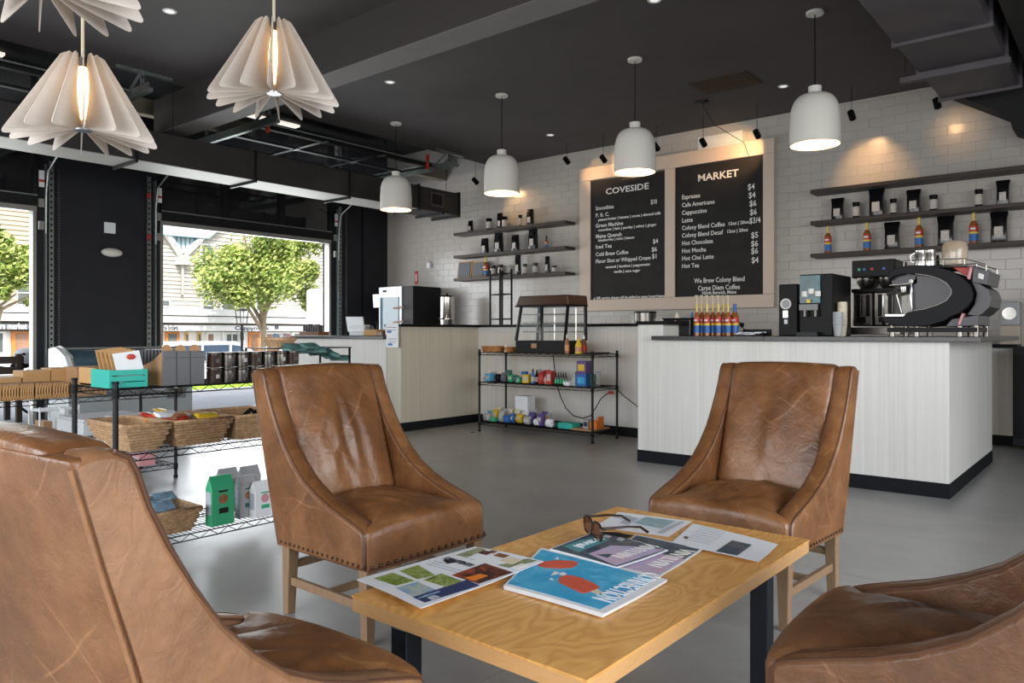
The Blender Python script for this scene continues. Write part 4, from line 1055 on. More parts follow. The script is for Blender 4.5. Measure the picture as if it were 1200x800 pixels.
# syrup bottles with pumps
for i, px in enumerate([816.7, 822.5, 828.7, 835.5, 842, 847.7, 853.3]):
    Y_ = 6.05 + (.055 if i % 2 else 0)
    syrup(ctr(px, Y_), Y_, CT, hgt(px, 346, Y_) - CT, 'pump syrup bottle with red and blue label on the service counter, %s' % ord_[i], 'pump syrup bottles', pump=True)
syrup(ctr(861, 6.14), 6.14, CT, hgt(861, 356, 6.14) - CT, 'blue-capped syrup bottle at the right end of the pump bottles', 'pump syrup bottles', cap='blue')
syrup(ctr(811, 6.25), 6.25, CT, hgt(811, 366, 6.25) - CT, 'dark blue bottle at the left end of the pump bottles', 'pump syrup bottles', cap='blue', liquid='blue')
# napkin dispenser
t = thing('napkin_dispenser', 'black and grey napkin dispenser with a cream napkin on top', 'dispenser', (ctr(793, 6.1), 6.1, CT))
x0, x1 = ctr(777, 6.0), ctr(809, 6.0); xm = ctr(792, 6.0); zt = hgt(790, 374, 6.0)
MB().box(x0, x1, 6.0, 6.16, CT, zt).build('housing', 'black_gloss', t, bevel=.006)
MB().box(x0 + .01, xm - .008, 5.995, 6.0, CT + .015, zt - .02).build('face_plate', 'slate_grey', t); MB().box(xm - .005, xm + .003, 5.99, 6.0, CT + .01, zt - .01).build('chrome_strip', 'steel', t)
MB().box(x0 - .005, x1 + .01, 5.99, 6.17, zt, zt + .012).build('lid', 'black', t)
MB().add([(x0 + .08, 6.05, zt), (x0 + .13, 6.05, zt), (x0 + .125, 6.09, zt), (x0 + .085, 6.09, zt), (x0 + .098, 6.07, zt + .07)], [(0, 1, 4), (1, 2, 4), (2, 3, 4), (3, 0, 4)]).build('napkin', 'cream', t)
# tray with cutlery packets
t = thing('paper_tray', 'low black tray with pale packets right of the syrup bottles', 'tray', (ctr(880, 6.15), 6.15, CT))
x0, x1 = ctr(863, 6.15), ctr(899, 6.15)
MB().box(x0, x1, 6.05, 6.25, CT, CT + .008).box(x0 + .02, x1, 6.24, 6.25, CT, CT + .055).box(x1 - .01, x1, 6.05, 6.25, CT, CT + .03).build('tray', 'black', t)
pk = MB()
for i in range(12): pk.cbox((x0 + .02 + random.random() * (x1 - x0 - .05), 6.08 + random.random() * .12, CT + .012 + random.random() * .02), (.09, .03, .006), 0, random.random() * 2)
pk.build('packets', 'paper', t, kind='stuff')
MB().tube((x0 + .03, 6.25, CT + .05), (x0 - .01, 6.25, CT + .12), .004, 5).sphere((x0 + .01, 6.24, CT + .085), .016, 8, 6).build('clip', 'black', t)
# grinder
t = thing('coffee_grinder', 'slim black coffee grinder with a round white badge', 'grinder', (ctr(923, 6.2), 6.2, CT))
x0, x1 = ctr(912.5, 6.1), ctr(934.5, 6.1); zt = hgt(920, 333, 6.1)
MB().box(x0, x1, 6.1, 6.38, CT, zt).build('housing', 'black', t, bevel=.008)
xc = ctr(920.5, 6.09); zc = hgt(920, 356, 6.09); q = Vector((0, -1, 0)).to_track_quat('Z', 'Y')
MB().lathe([(.030, 0), (.044, 0), (.044, .004), (.030, .004)], (xc, 6.098, zc), 24, 0, q).build('badge_ring', 'chalk', t); MB().lathe([(.001, .002), (.028, .002)], (xc, 6.098, zc), 20, 0, q).build('badge_centre', 'grey_bag', t)
MB().box(xc - .018, xc + .02, 6.085, 6.1, zc - .11, zc - .055).build('chute', 'steel', t); MB().box(xc - .012, xc + .014, 6.094, 6.1, zc - .16, zc - .125).build('sticker', 'paper', t)

# bean-to-cup machine with teal panel
t = thing('brewing_machine', 'tall black drinks machine with a teal picture panel', 'coffee machine', (ctr(955, 6.1), 6.1, CT))
x0, xm, x1 = ctr(936, 6.0), ctr(961, 6.0), ctr(975, 6.0); zt = hgt(950, 321, 6.0)
MB().box(x0, x1, 6.02, 6.5, CT, zt).build('housing', 'black', t, bevel=.008)
z0 = hgt(948, 355, 6.0); MB().box(x0 + .008, xm, 6.0, 6.02, z0, zt - .01).build('picture_panel', 'teal_panel', t)
for k in range(3): MB().lathe([(.001, -.02), (.022, -.02), (.022, .02), (.001, .02)], (x0 + .045 + k * .05, 5.998, z0 + .07 + .02 * (k % 2)), 12, 0).build('cup_picture', 'chalk', t)
MB().box(x0 + .01, xm - .01, 5.98, 6.02, CT + .20, CT + .245).build('nozzle_bar', 'black_gloss', t); MB().box(x0 + .005, xm, 5.93, 6.02, CT, CT + .03).build('drip_tray', 'black_metal', t)
for k in range(2): MB().tube((x0 + .06 + k * .08, 5.97, CT + .15), (x0 + .06 + k * .08, 5.97, CT + .20), .012, 8).build('nozzle', 'steel_dark', t)
MB().cbox(((x0 + xm) / 2, 5.985, CT + .27), (.03, .006, .026)).build('warning_sign', 'yellow', t)
# cup stacks
for i, (px, py, mm, lab) in enumerate([(982, 364, 'grey_bag', 'stack of pale green paper cups beside the black machine'), (987, 354, 'cream', 'taller stack of cream paper cups beside the coffee brewer')]):
    Y_ = 5.98 + i * .14; x = ctr(px, Y_); h = hgt(px, py, Y_) - CT
    t = thing('cup_stack', lab, 'cups', (x, Y_, CT), 'paper cup stacks'); n = int(h / .016); 
    MB().lathe([(.026, 0), (.036, .085)], (x, Y_, CT), 16, 0, None, True).build('paper_cup', mm, t, smooth=50)
    s_ = MB()
    for k in range(n - 5): s_.lathe([(.0355, .086 + k * .016), (.038, .088 + k * .016), (.0375, .094 + k * .016), (.035, .102 + k * .016)], (x, Y_, CT), 16)
    s_.build('stacked_cups', mm, t, smooth=50, kind='stuff')
# filter coffee brewer with two servers
t = thing('filter_brewer', 'steel and black twin filter coffee brewer left of the espresso machine', 'coffee machine', (ctr(1024, 6.8), 6.8, CT))
Y_ = 6.72; x0, x1 = ctr(998, Y_), ctr(1049, Y_); xb0, xb1 = ctr(996.5, Y_), ctr(1056, Y_)
zt, z1, z2, z3 = hgt(1024, 304, Y_), hgt(1024, 325, Y_), hgt(1024, 342, Y_), hgt(1024, 382, Y_)
MB().box(x0, x1, Y_, Y_ + .42, z1, zt).build('head', 'black', t, bevel=.01); MB().box(x0 + .04, x1 - .04, Y_ + .2, Y_ + .40, z3, z1).build('column', 'steel_dark', t)
MB().box(xb0, xb1, Y_ - .02, Y_ + .42, CT + .01, z3 - .01).build('base', 'steel_dark', t, bevel=.004)
for k in range(2):
    xc = x0 + (x1 - x0) * (.27 + .5 * k)
    MB().lathe([(.035, 0), (.075, .06), (.08, .10)], (xc, Y_ + .10, z1 - .10), 18, 0, None, True).build('filter_funnel', 'steel', t, smooth=40)
    a, c = (x0 + .002, (x0 + x1) / 2 - .006) if k == 0 else ((x0 + x1) / 2 + .006, x1 - .01)
    s_ = MB().box(a, c, Y_ + .01, Y_ + .19, z3, z2).build('server', 'steel_dark', t, bevel=.012)
    MB().box(a - .004, c + .004, Y_, Y_ + .2, z2, z2 + .03).build('server_lid', 'black', s_)
    for w_, off in ((.03, -.045), (.03, .03)): MB().box((a + c) / 2 + off, (a + c) / 2 + off + w_, Y_ + .002, Y_ + .01, z3 + .08, z2 - .02).build('sight_gauge', 'black', s_)
    MB().box((a + c) / 2 - .035, (a + c) / 2 + .035, Y_ - .02, Y_ + .01, z3 + .03, z3 + .075).tube(((a + c) / 2, Y_ - .015, z3 + .03), ((a + c) / 2, Y_ - .015, z3), .012, 8).build('tap', 'black', s_)
    MB().tube(((a + c) / 2 - .004, Y_ + .0, z3 + .10), ((a + c) / 2 - .004, Y_ + .0, z2 - .03), .004, 6).build('gauge_tube', 'chrome', s_)
for dx, mm in ((.06, 'green'), (.10, 'blue'), (.16, 'red'), (.25, 'blue')): MB().cbox((x0 + dx, Y_ - .003, z1 + .07), (.02, .006, .02)).build('button', mm, t)
# espresso machine: sideways C of black side plates round a grey body
t = thing('espresso_machine', 'large black espresso machine with curved C-shaped side panels', 'espresso machine', (ctr(1095, 6.2), 6.2, CT))
def zp(x, y): return 980 + x / 6.316, 280 + y / 6.316
def esp(pts, ya, yb, name, mm, par=None, sm=None, Yref=5.98):
    poly = [(lambda p: (p.x, p.z))(gy(*zp(x, y), Yref)) for x, y in pts]
    return MB().prism(poly, ya, yb, lambda u, v_, w: (u, w, v_)).build(name, mm, par or t, smooth=sm, bevel=.004 if sm is None else 0)
outer = [(405, 245), (470, 212), (560, 197), (660, 197), (760, 210), (860, 240), (940, 285), (1000, 340), (1022, 400), (1015, 450), (985, 500), (930, 545), (860, 575), (800, 610), (700, 640), (600, 648), (470, 645), (400, 632), (356, 598), (358, 578), (505, 574), (540, 545), (660, 520), (760, 490), (830, 455), (865, 410), (862, 370), (830, 330), (770, 295), (690, 272), (600, 262), (510, 262), (440, 280), (405, 310), (395, 290)]
for ya, yb in ((5.92, 5.98), (6.52, 6.58)): esp(outer, ya, yb, 'side_plate', 'machine_black')
inner = [(590, 262), (690, 272), (770, 295), (830, 330), (862, 370), (865, 410), (830, 455), (760, 490), (660, 520), (600, 530), (560, 540), (562, 330)]
esp(inner, 5.99, 6.50, 'body', 'machine_grey')
esp([(405, 300), (440, 270), (600, 258), (600, 330), (540, 345), (470, 350), (410, 348)], 5.99, 6.50, 'group_housing', 'machine_grey')
trim_ = MB().path([gy(*zp(x, y), 5.98) + Vector((0, -.062, 0)) for x, y in [(410, 345), (520, 335), (560, 330)]] , .004, 6)
trim_.path([gy(*zp(x, y), 5.98) + Vector((0, -.062, 0)) for x, y in [(600, 262), (690, 272), (770, 295), (830, 330), (864, 375), (864, 410), (830, 455), (760, 490), (660, 520), (590, 532)]], .0025, 6)
trim_.build('chrome_trim', 'steel_dark', t, smooth=60)
esp([(358, 553), (520, 553), (500, 574), (360, 574)], 5.99, 6.5, 'drip_tray', 'steel')
for k, (a, c) in enumerate([(6.08, 6.08), (6.38, 6.38)]):
    p = gy(*zp(480, 350), 5.98); MB().lathe([(.001, -.035), (.030, -.035), (.034, 0), (.034, .02)], (p.x, a, p.z), 14).tube((p.x, a, p.z - .02), (p.x - .12, a, p.z - .05), .012, 8).build('portafilter', 'steel', t, smooth=40)
p0, p1 = gy(*zp(560, 320), 5.98), gy(*zp(565, 520), 5.98)
MB().path([(p0.x, 5.96, p0.z), (p0.x, 5.94, (p0.z + p1.z) / 2), (p1.x, 5.95, p1.z)], .006, 6).build('steam_wand', 'chrome', t, smooth=60)
MB().sphere((p0.x, 5.95, p0.z + .005), .016, 8, 6).build('steam_knob', 'chalk', t, smooth=60); 
esp([(420, 400), (460, 545), (450, 548), (410, 405)], 6.1, 6.12, 'steam_lever', 'steel')
esp([(850, 590), (1048, 560), (1050, 640), (800, 650)], 6.0, 6.5, 'rear_foot_box', 'machine_grey')
esp([(985, 300), (1060, 330), (1120, 370), (1148, 430), (1130, 500), (1080, 550), (1040, 570), (960, 560), (1015, 480), (1030, 400), (1010, 350)], 6.02, 6.5, 'rear_cover', 'machine_grey')
esp([(1010, 190), (1135, 235), (1115, 340), (1000, 318)], 6.0, 6.5, 'rear_box', 'machine_grey'); esp([(1050, 248), (1092, 262), (1085, 300), (1045, 288)], 5.99, 6.0, 'maker_plate', 'chalk')
for pts in ([(990, 190), (1012, 195), (985, 300), (965, 292)], [(925, 548), (945, 550), (915, 636), (895, 634)]): esp(pts, 5.985, 6.5, 'pink_strip', 'pink')
tray_ = MB()
for h_ in (0, 45):
    tray_.path([gy(*zp(x, y - h_), 5.98) for x, y in [(500, 205), (700, 200), (950, 190), (1110, 235)]], .004, 5)
    tray2 = MB() if h_ == 0 else tray2
    tray2.path([gy(*zp(x, y - h_), 5.98) + Vector((0, .5, 0)) for x, y in [(500, 205), (700, 200), (950, 190), (1110, 235)]], .004, 5)
for x, y in [(500, 205), (600, 203), (790, 196), (950, 190), (1110, 235)]:
    a = gy(*zp(x, y), 5.98); c = gy(*zp(x, y - 45), 5.98); tray_.tube(a, c, .004, 5); tray2.tube(a + Vector((0, .5, 0)), c + Vector((0, .5, 0)), .004, 5)
tray_.build('cup_rail', 'steel', t); tray2.build('cup_rail', 'steel', t); esp([(600, 200), (960, 195), (960, 205), (600, 210)], 6.0, 6.5, 'cup_shelf', 'machine_grey')
esp([(850, 205), (980, 205), (975, 270), (930, 260)], 6.02, 6.04, 'rear_grille', 'red')
for k in range(4): a = gy(*zp([380, 560, 880, 1000][k], 650), 5.98); [MB().tube((a.x + .02, yy, CT), (a.x + .02, yy, a.z + .01), .02, 10).build('foot', 'steel_dark', t) for yy in (6.02, 6.46)]
MB().box(gy(*zp(370, 640), 5.98).x, gy(*zp(1040, 640), 5.98).x, 6.0, 6.5, CT + .03, CT + .062).build('under_tray', 'black', t)
# things on top of it
ZTOP = hgt(1085, 311.5, 6.1) + .006
for i, (px, w_, py) in enumerate([(1079, 11, 293.5), (1090, 12, 293), (1097, 6, 299)]):
    Y_ = 6.12 + .05 * i; x = gy(px, 300, Y_).x; r = .040 if i < 2 else .022; h = gy(px, py, Y_).z - ZTOP
    t = thing('milk_jug', ['left steel milk jug on the espresso machine', 'shiny middle steel milk jug on the espresso machine', 'small dark cup right of the milk jugs'][i], 'jug', (x, Y_, ZTOP), 'vessels on the espresso machine')
    MB().lathe([(.001, 0), (r, 0), (r, h * .7), (r * .86, h * .85), (r * .92, h), (r * .85, h), (r * .8, h * .8), (.001, h * .5)], (x, Y_, ZTOP), 20).build('jug_body', 'steel' if i < 2 else 'black', t, smooth=40)
    if i < 2: MB().path([(x - r * .9, Y_ - .01, ZTOP + h * .85), (x - r * 1.6, Y_ - .01, ZTOP + h * .7), (x - r * 1.5, Y_ - .01, ZTOP + h * .3), (x - r, Y_ - .01, ZTOP + h * .2)], .005, 6).build('jug_handle', 'steel', t, smooth=60)
Y_ = 6.2; x = gy(1119, 300, Y_).x; h = gy(1119, 282, Y_).z - ZTOP; r = .083
tag(MB().lathe([(r * .92, 0), (r * .98, h * .3), (r, h * .7), (r * .9, h * .9), (r * .55, h), (.001, h)], (x, Y_, ZTOP), 24).build('bean_hopper', 'globe', smooth=60), 'smoky translucent bean hopper on the espresso machine', 'hopper')
# grinder hopper rack right edge: paper towel box on the narrow cabinet
t = thing('towel_dispenser', 'grey paper towel dispenser on the tiled wall at the right edge', 'dispenser', (-1.05, 8.8, .99))
a, c = gy(1171, 353, 8.8), gy(1195, 400, 8.8)
MB().box(a.x, c.x - .0, 8.80, 8.99, .99 + .18, a.z).build('cover', 'grey_bag', t, bevel=.02); MB().box(a.x, c.x, 8.83, 8.99, .99, 1.17).build('holder_box', 'plastic_cream', t)
MB().lathe([(.001, 0), (.06, 0), (.06, .01), (.001, .01)], ((a.x + c.x) / 2, 8.795, a.z - .12), 20, 0, Vector((0, -1, 0)).to_track_quat('Z', 'Y')).build('window_panel', 'steel', t)

# ================================================================== BEHIND THE SCREEN WALL
KC = 1.205
# steel canister and jars on the cap
t = thing('steel_canister', 'steel canister with black lid on the screen wall cap', 'canister', (gy(756, 376, 7.1).x, 7.1, KC)); x = gy(756, 376, 7.1).x
MB().lathe([(.001, 0), (.115, 0), (.115, .105), (.001, .105)], (x, 7.1, KC), 28).build('body', 'steel_dark', t, smooth=40); MB().lathe([(.12, .105), (.12, .122), (.001, .126)], (x, 7.1, KC), 28).build('lid', 'black', t, smooth=40)
for i, px in enumerate([742, 769, 773.5]):
    x = gy(px, 376, 7.05 - .02 * i).x; h = .085 if i == 0 else .055
    tag(MB().lathe([(.001, 0), (.030, 0), (.030, h * .8), (.022, h), (.020, h)], (x, 7.04, KC), 14).build('glass_jar', 'clear_glass', smooth=40), 'small clear glass jar %s the steel canister' % ['left of', 'just right of', 'farther right of'][i], 'jar', 'glass jars by the steel canister')
BC = .95
# drinks dispenser
Y_ = 8.45; x0, xm, x1 = gy(452, 360, Y_).x, gy(478, 360, Y_).x, gy(496, 360, Y_).x; zt = gy(475, 336, Y_).z
t = thing('drinks_dispenser', 'white fronted drinks dispenser with black side at the wall corner', 'dispenser', (x0, Y_, BC))
MB().box(x0, xm + .25, Y_ - .12, 8.95, BC, zt).build('housing', 'black_matte', t, bevel=.005); MB().box(x0 - .004, xm, Y_ - .14, Y_ - .12, BC, zt).build('front', 'freezer_white', t)
MB().box(x0 + .04, xm - .06, Y_ - .155, Y_ - .14, BC + .1, zt - .17).build('clear_bin', 'freezer_glass', t); MB().box(x0 + .1, x0 + .18, Y_ - .15, Y_ - .14, zt - .08, zt - .05).build('badge', 'black', t)
for z_ in (.32, .55): MB().tube((xm - .15, Y_ - .17, BC + z_), (xm + .12, Y_ - .20, BC + z_ + .02), .014, 8).build('tap_handle', 'walnut', t)
MB().cbox((x0 - .02, Y_ - .15, zt - .22), (.22, .004, .22), 0, .1, .1).build('paper_note', 'paper', t)
# steel urn
Y_ = 8.55; x = gy(524, 370, Y_).x; zt = gy(524, 346, Y_).z
t = thing('steel_urn', 'polished steel urn on the back counter near the wall corner', 'urn', (x, Y_, BC)); h = zt - BC
MB().lathe([(.001, 0), (.11, 0), (.115, .02), (.115, h * .46), (.122, h * .48), (.122, h * .52), (.115, h * .54), (.115, h * .96), (.09, h), (.001, h)], (x, Y_, BC), 28).build('body', 'steel', t, smooth=40)
MB().tube((x - .06, Y_ - .13, BC + h * .5), (x + .06, Y_ - .13, BC + h * .5), .012, 8).sphere((x, Y_, BC + h + .015), .018, 8, 6).build('handles', 'black', t)
# black wire tower
t = thing('wire_tower', 'tall black wire tower stand before the left shelves', 'stand', (gy(587, 370, 8.5).x, 8.5, BC)); m_ = MB()
pts = [(gy(574.5, 370, 8.5).x, 8.5), (gy(586, 370, 8.38).x, 8.38), (gy(599.5, 370, 8.5).x, 8.5), (gy(588.5, 370, 8.62).x, 8.62)]; zt = gy(587, 316, 8.5).z
for x, y in pts: m_.tube((x, y, BC), (x, y, zt), .016, 6)
m_.build('posts', 'black', t)
for pyy in (321, 345, 374): MB().path([(x, y, gy(587, pyy, 8.5).z) for x, y in pts], .009, 5, 0, True).build('ring', 'black', t)
# wall items
p = gy(487.5, 325, 8.98); t = thing('extinguisher_sign', 'small red and white extinguisher sign on the tiles', 'sign', (p.x, 8.98, p.z))
MB().box(p.x - .035, p.x + .035, 8.984, 8.992, p.z - .11, p.z + .11).build('plate', 'red', t); MB().box(p.x - .012, p.x + .012, 8.982, 8.984, p.z - .07, p.z + .06).build('white_mark', 'paper', t)
p = gy(503.5, 310, 8.97); t = thing('wall_telephone', 'white wall telephone on the tiles beside the red sign', 'telephone', (p.x, 8.97, p.z))
MB().box(p.x - .05, p.x + .03, 8.94, 8.992, p.z - .06, p.z + .04).build('base', 'paper', t, bevel=.01); MB().tube((p.x - .02, 8.93, p.z + .04), (p.x - .02, 8.93, p.z + .13), .007, 6).build('aerial', 'paper', t)

# switch plate and sconce on the black wall panel
p = gx(128.5, 267, XL); t = thing('switch_plate', 'square white plate on the black wall panel', 'switch', tuple(p))
MB().box(XL, XL + .012, p.y - .07, p.y + .07, p.z - .07, p.z + .07).build('plate', 'paper', t, bevel=.003)
p = gx(130, 296, XL); t = thing('wall_sconce', 'small white half-round wall light below the square plate', 'wall light', tuple(p))
MB().sphere((XL + .03, p.y, p.z), .14, 20, 10, 0, (.45, .95, .42)).build('shade', 'off_white_enamel', t, smooth=60)

# ================================================================== REGISTER COUNTER
RC = 1.067
t = thing('tablet_register', 'white tablet register seen from behind on the left counter', 'register', (gy(420, 392, 5.95).x, 5.95, RC)); Y_ = 5.95
a, c, d_, e = gy(405, 371, Y_), gy(424, 371, Y_), gy(431, 393, Y_), gy(411, 393, Y_)
MB().add([a, c, (d_.x, Y_ - .06, RC + .05), (e.x + .02, Y_ - .06, RC + .05), a + Vector((0, .02, 0)), c + Vector((0, .02, 0)), (d_.x, Y_ - .04, RC + .04), (e.x + .02, Y_ - .04, RC + .04)], [(0, 3, 2, 1), (4, 5, 6, 7), (0, 1, 5, 4), (1, 2, 6, 5), (2, 3, 7, 6), (3, 0, 4, 7)]).build('screen_back', 'paper', t)
MB().box(e.x + .03, d_.x - .02, Y_ - .05, Y_ + .06, RC, RC + .13).build('stand', 'freezer_white', t, bevel=.01); MB().box(d_.x - .02, d_.x + .05, Y_ - .02, Y_ + .05, RC, RC + .12).build('card_reader', 'slate_grey', t)
for i, (px0, px1, yt_, mm, lab, cat) in enumerate([(430, 445, 386, 'crate_wood', 'small woven tip basket on the register counter', 'basket'), (445, 452, 388, 'walnut', 'small brown box at the screen wall end of the register counter', 'box')]):
    a, c = gy(px0, 392, 5.85), gy(px1, 392, 5.85); h = gy(px0, yt_, 5.85).z - RC
    tag(MB().box(a.x, c.x, 5.80, 5.95, RC, RC + h).build('wicker_basket' if i == 0 else 'small_box', mm, bevel=.006), lab, cat)
tag(MB().path([(gy(440, 380, 5.9).x + .035 * math.cos(k * PI / 6), 5.9, RC + .12 + .04 * math.sin(k * PI / 6)) for k in range(12)], .004, 5, 0, True).build('wire_bell', 'black'), 'tiny black wire heart above the tip basket', 'ornament')
a, c = gy(356, 392, 5.95), gy(378, 392, 5.95)
t = thing('wooden_caddy', 'brown wooden caddy with dark packets at the left end of the register counter', 'caddy', (a.x, 5.95, RC))
MB().box(a.x, c.x, 5.88, 6.05, RC, RC + .05).build('box', 'walnut', t)
pk = MB()
for i in range(7): x = a.x + .03 + i * (c.x - a.x - .05) / 7; pk.cbox((x, 5.96, RC + .085 + .02 * random.random()), (.022, .08, .09), 0, .1)
pk.build('packets', 'duct_mauve', t, kind='stuff')
t = thing('posted_papers', 'two white paper notices taped to the end of the screen wall', 'notice', (-6.45, 5.7, 1.1))
for j, (ya, yb, dx) in enumerate([(378.5, 392, 0), (392, 407, 1)]):
    a, c = gy(452 + dx, ya, 5.655), gy(467, yb, 5.655); s_ = MB().box(a.x, c.x, 5.652, 5.656, c.z, a.z).build('paper_sheet', 'paper', t)
    MB().box(a.x + .03, a.x + .10, 5.650, 5.652, c.z + .02, c.z + .045).build('printed_block', 'blue', s_); MB().box(a.x + .03, c.x - .03, 5.650, 5.652, a.z - .05, a.z - .045).box(a.x + .03, c.x - .04, 5.650, 5.652, a.z - .08, a.z - .075).build('printed_line', 'ink', s_)

# ================================================================== WIRE RACKS
def wire_shelf(par, x0, x1, y0, y1, z, along='x', step=.026, rim=.030):
    m_ = MB()
    for zz in (z, z - rim):
        for a, c in (((x0, y0), (x1, y0)), ((x1, y0), (x1, y1)), ((x1, y1), (x0, y1)), ((x0, y1), (x0, y0))): m_.tube((*a, zz), (*c, zz), .0032, 4)
    for a, c in (((x0, y0), (x1, y0)), ((x1, y0), (x1, y1)), ((x1, y1), (x0, y1)), ((x0, y1), (x0, y0))):
        L = math.dist(a, c); n = max(2, int(L / .05)); pts = []
        for i in range(n + 1):
            k = i / n; pts.append((a[0] + (c[0] - a[0]) * k, a[1] + (c[1] - a[1]) * k, z if i % 2 else z - rim))
        for p, q in zip(pts, pts[1:]): m_.tube(p, q, .0022, 3, cap=False)
    if along == 'x':
        n = int((x1 - x0) / step)
        for i in range(1, n): x = x0 + (x1 - x0) * i / n; m_.tube((x, y0, z + .002), (x, y1, z + .002), .0020, 3, cap=False)
        for k in (1, 2): m_.tube((x0, y0 + (y1 - y0) * k / 3, z - .003), (x1, y0 + (y1 - y0) * k / 3, z - .003), .003, 4)
    else:
        n = int((y1 - y0) / step)
        for i in range(1, n): y = y0 + (y1 - y0) * i / n; m_.tube((x0, y, z + .002), (x1, y, z + .002), .0020, 3, cap=False)
        for k in (1, 2): m_.tube((x0 + (x1 - x0) * k / 3, y0, z - .003), (x0 + (x1 - x0) * k / 3, y1, z - .003), .003, 4)
    return m_.build('wire_shelf', 'black_metal', par)
def rack(label, x0, x1, y0, y1, H, tiers, along):
    t = thing('wire_rack', label, 'shelving', (x0, y0, 0), 'black wire shelving racks')
    for x in (x0, x1):
        for y in (y0, y1):
            m_ = MB().tube((x, y, .02), (x, y, H), .0125, 10)
            z = .1
            while z < H: m_.tube((x, y, z), (x, y, z + .003), .0135, 10, cap=False); z += .025
            p_ = m_.build('post', 'black_metal', t, smooth=40)
            MB().tube((x, y, H), (x, y, H + .012), .015, 10).build('cap', 'black', p_); MB().tube((x, y, 0), (x, y, .022), .016, 10).build('foot', 'rubber', p_)
            for z in tiers: MB().tube((x, y, z - .04), (x, y, z + .006), .0165, 10).build('shelf_collar', 'black', p_)
    for z in tiers: wire_shelf(t, x0, x1, y0, y1, z, along)
    return t
rack('black wire rack against the screen wall holding the glass food warmer', -5.70, -4.19, 6.33, 6.79, .905, (.105, .55, .885), 'x')
rack('near black wire rack left of the armchair, with woven baskets', -4.13, -3.66, 1.545, 3.08, .862, (.095, .525, .835), 'y')
rack('farther black wire rack behind the near one at left', -6.24, -5.66, .35, 2.83, .672, (.105, .37, .650), 'y')

# ---- goods on the rack by the screen wall
def pouch(x, y, z, w, h, mm, label, group, rz=0, lean=0, d=.05, name='snack_bag', lab=None):
    t = thing(name, label, 'bag', (x, y, z), group)
    R = Matrix.Rotation(rz, 3, 'Z') @ Matrix.Rotation(lean, 3, 'X')
    def df(a, b_, c):
        k = (c / h + .5); e = max(0., 4 * k * (1 - k)); q_ = x * 37 + h * 50
        return a * (1 - .05 * e) + .03 * w * math.sin(c * 90 + q_), b_ * (.12 + .88 * e ** .6) + .10 * d * e * math.sin(a * 110 + c * 70 + q_), c + .03 * h * math.sin(a * 80 + q_)
    m_ = MB().rbox((0, 0, h / 2), (w, d, h), .012, (6, 4, 8), df); m_.v = [tuple(R @ Vector(p) + Vector((x, y, z))) for p in m_.v]
    m_.build('pouch', mm, t, smooth=50)
    if lab:
        l_ = MB().cbox((0, 0, 0), (w * .6, .003, h * .35)); l_.v = [tuple(R @ (Vector(p) + Vector((0, -d * .5, h * .5))) + Vector((x, y, z))) for p in l_.v]; l_.build('printed_label', lab, t)
    return t
def carton(x0, x1, y0, y1, z0, z1, mm, label, cat, group=None, face=None, name='carton'):
    t = thing(name, label, cat, ((x0 + x1) / 2, (y0 + y1) / 2, z0), group)
    MB().box(x0, x1, y0, y1, z0, z1).build('box', mm, t, bevel=.002)
    if face: MB().box(x0 + (x1 - x0) * .15, x1 - (x1 - x0) * .15, y0 - .002, y0, z0 + (z1 - z0) * .25, z0 + (z1 - z0) * .75).build('printed_label', face, t)
    return t
def squeeze(x, y, z, h, r, mm, cap, label, group, lab=None, name='bottle'):
    t = thing(name, label, 'bottle', (x, y, z), group)
    MB().lathe([(.001, 0), (r, 0), (r, h * .55), (r * .55, h * .75), (r * .35, h * .8)], (x, y, z), 12).build('body', mm, t, smooth=50)
    MB().lathe([(r * .42, h * .78), (r * .42, h * .88), (r * .18, h), (.001, h)], (x, y, z), 10).build('cap', cap, t, smooth=40)
    if lab: MB().lathe([(r * 1.02, h * .12), (r * 1.02, h * .45)], (x, y, z), 12).build('printed_label', lab, t, smooth=40)
    return t
W1, W2, W3 = .889, .554, .109
def wx(px, Y_): return gy(px, 430, Y_).x
def wz(px, py, Y_): return gy(px, py, Y_).z
# food warmer
t = thing('food_warmer', 'glass display food warmer on the wire rack, brown reflection painted on its hood', 'warmer', (wx(645, 6.4), 6.5, W1))
X0, X1, Ya, Yb_ = wx(604, 6.38), wx(663, 6.38), 6.38, 6.76
zb, zt, zh = W1 + .13, wz(640, 358, 6.5), wz(640, 346.5, 6.5)
MB().box(X0, X1, Ya, Yb_, W1, zb).build('base', 'black_matte', t, bevel=.005); MB().box(X0 + .22, X0 + .29, Ya - .004, Ya, W1 + .05, W1 + .10).build('price_tag', 'kraft', t)
e = .035; f4 = [(X0 + e, Ya + .06), (X1 - e * .4, Ya + .06), (X1 - e * .4, Yb_), (X0 + e, Yb_)]; b4 = [(X0 + .01, Ya), (X1 - .01, Ya), (X1 - .01, Yb_), (X0 + .01, Yb_)]
for (a, c), (d_, e_) in zip(b4, f4): MB().tube((a, c, zb), (d_, e_, zt), .019, 6).build('corner_post', 'black', t)
tt = [(a, c, zt) for a, c in f4]; o_ = .02
MB().prism([(X0 + e - .05, zt), (X1 + .02, zt), (X1 + .005, zh), (X0 + e + .0, zh)], Ya + .02, Yb_, lambda u, v_, w: (u, w, v_)).build('hood', 'hood_reflection', t, bevel=.008)
MB().box(X0 + e - .05, X1 + .02, Ya + .01, Yb_, zt - .012, zt + .003).build('hood_rim', 'black', t)
for a, c, d_, e_ in ((0, 1, 1, 0), (1, 2, 2, 1)):
    MB().quad((*b4[a], zb), (*b4[c], zb), (*f4[c], zt), (*f4[a], zt)).build('glass_pane', 'clear_glass', t)
MB().box((X0 + X1) / 2 - .01, (X0 + X1) / 2 + .01, Ya + .02, Ya + .05, zb, zt).build('door_stile', 'black', t)
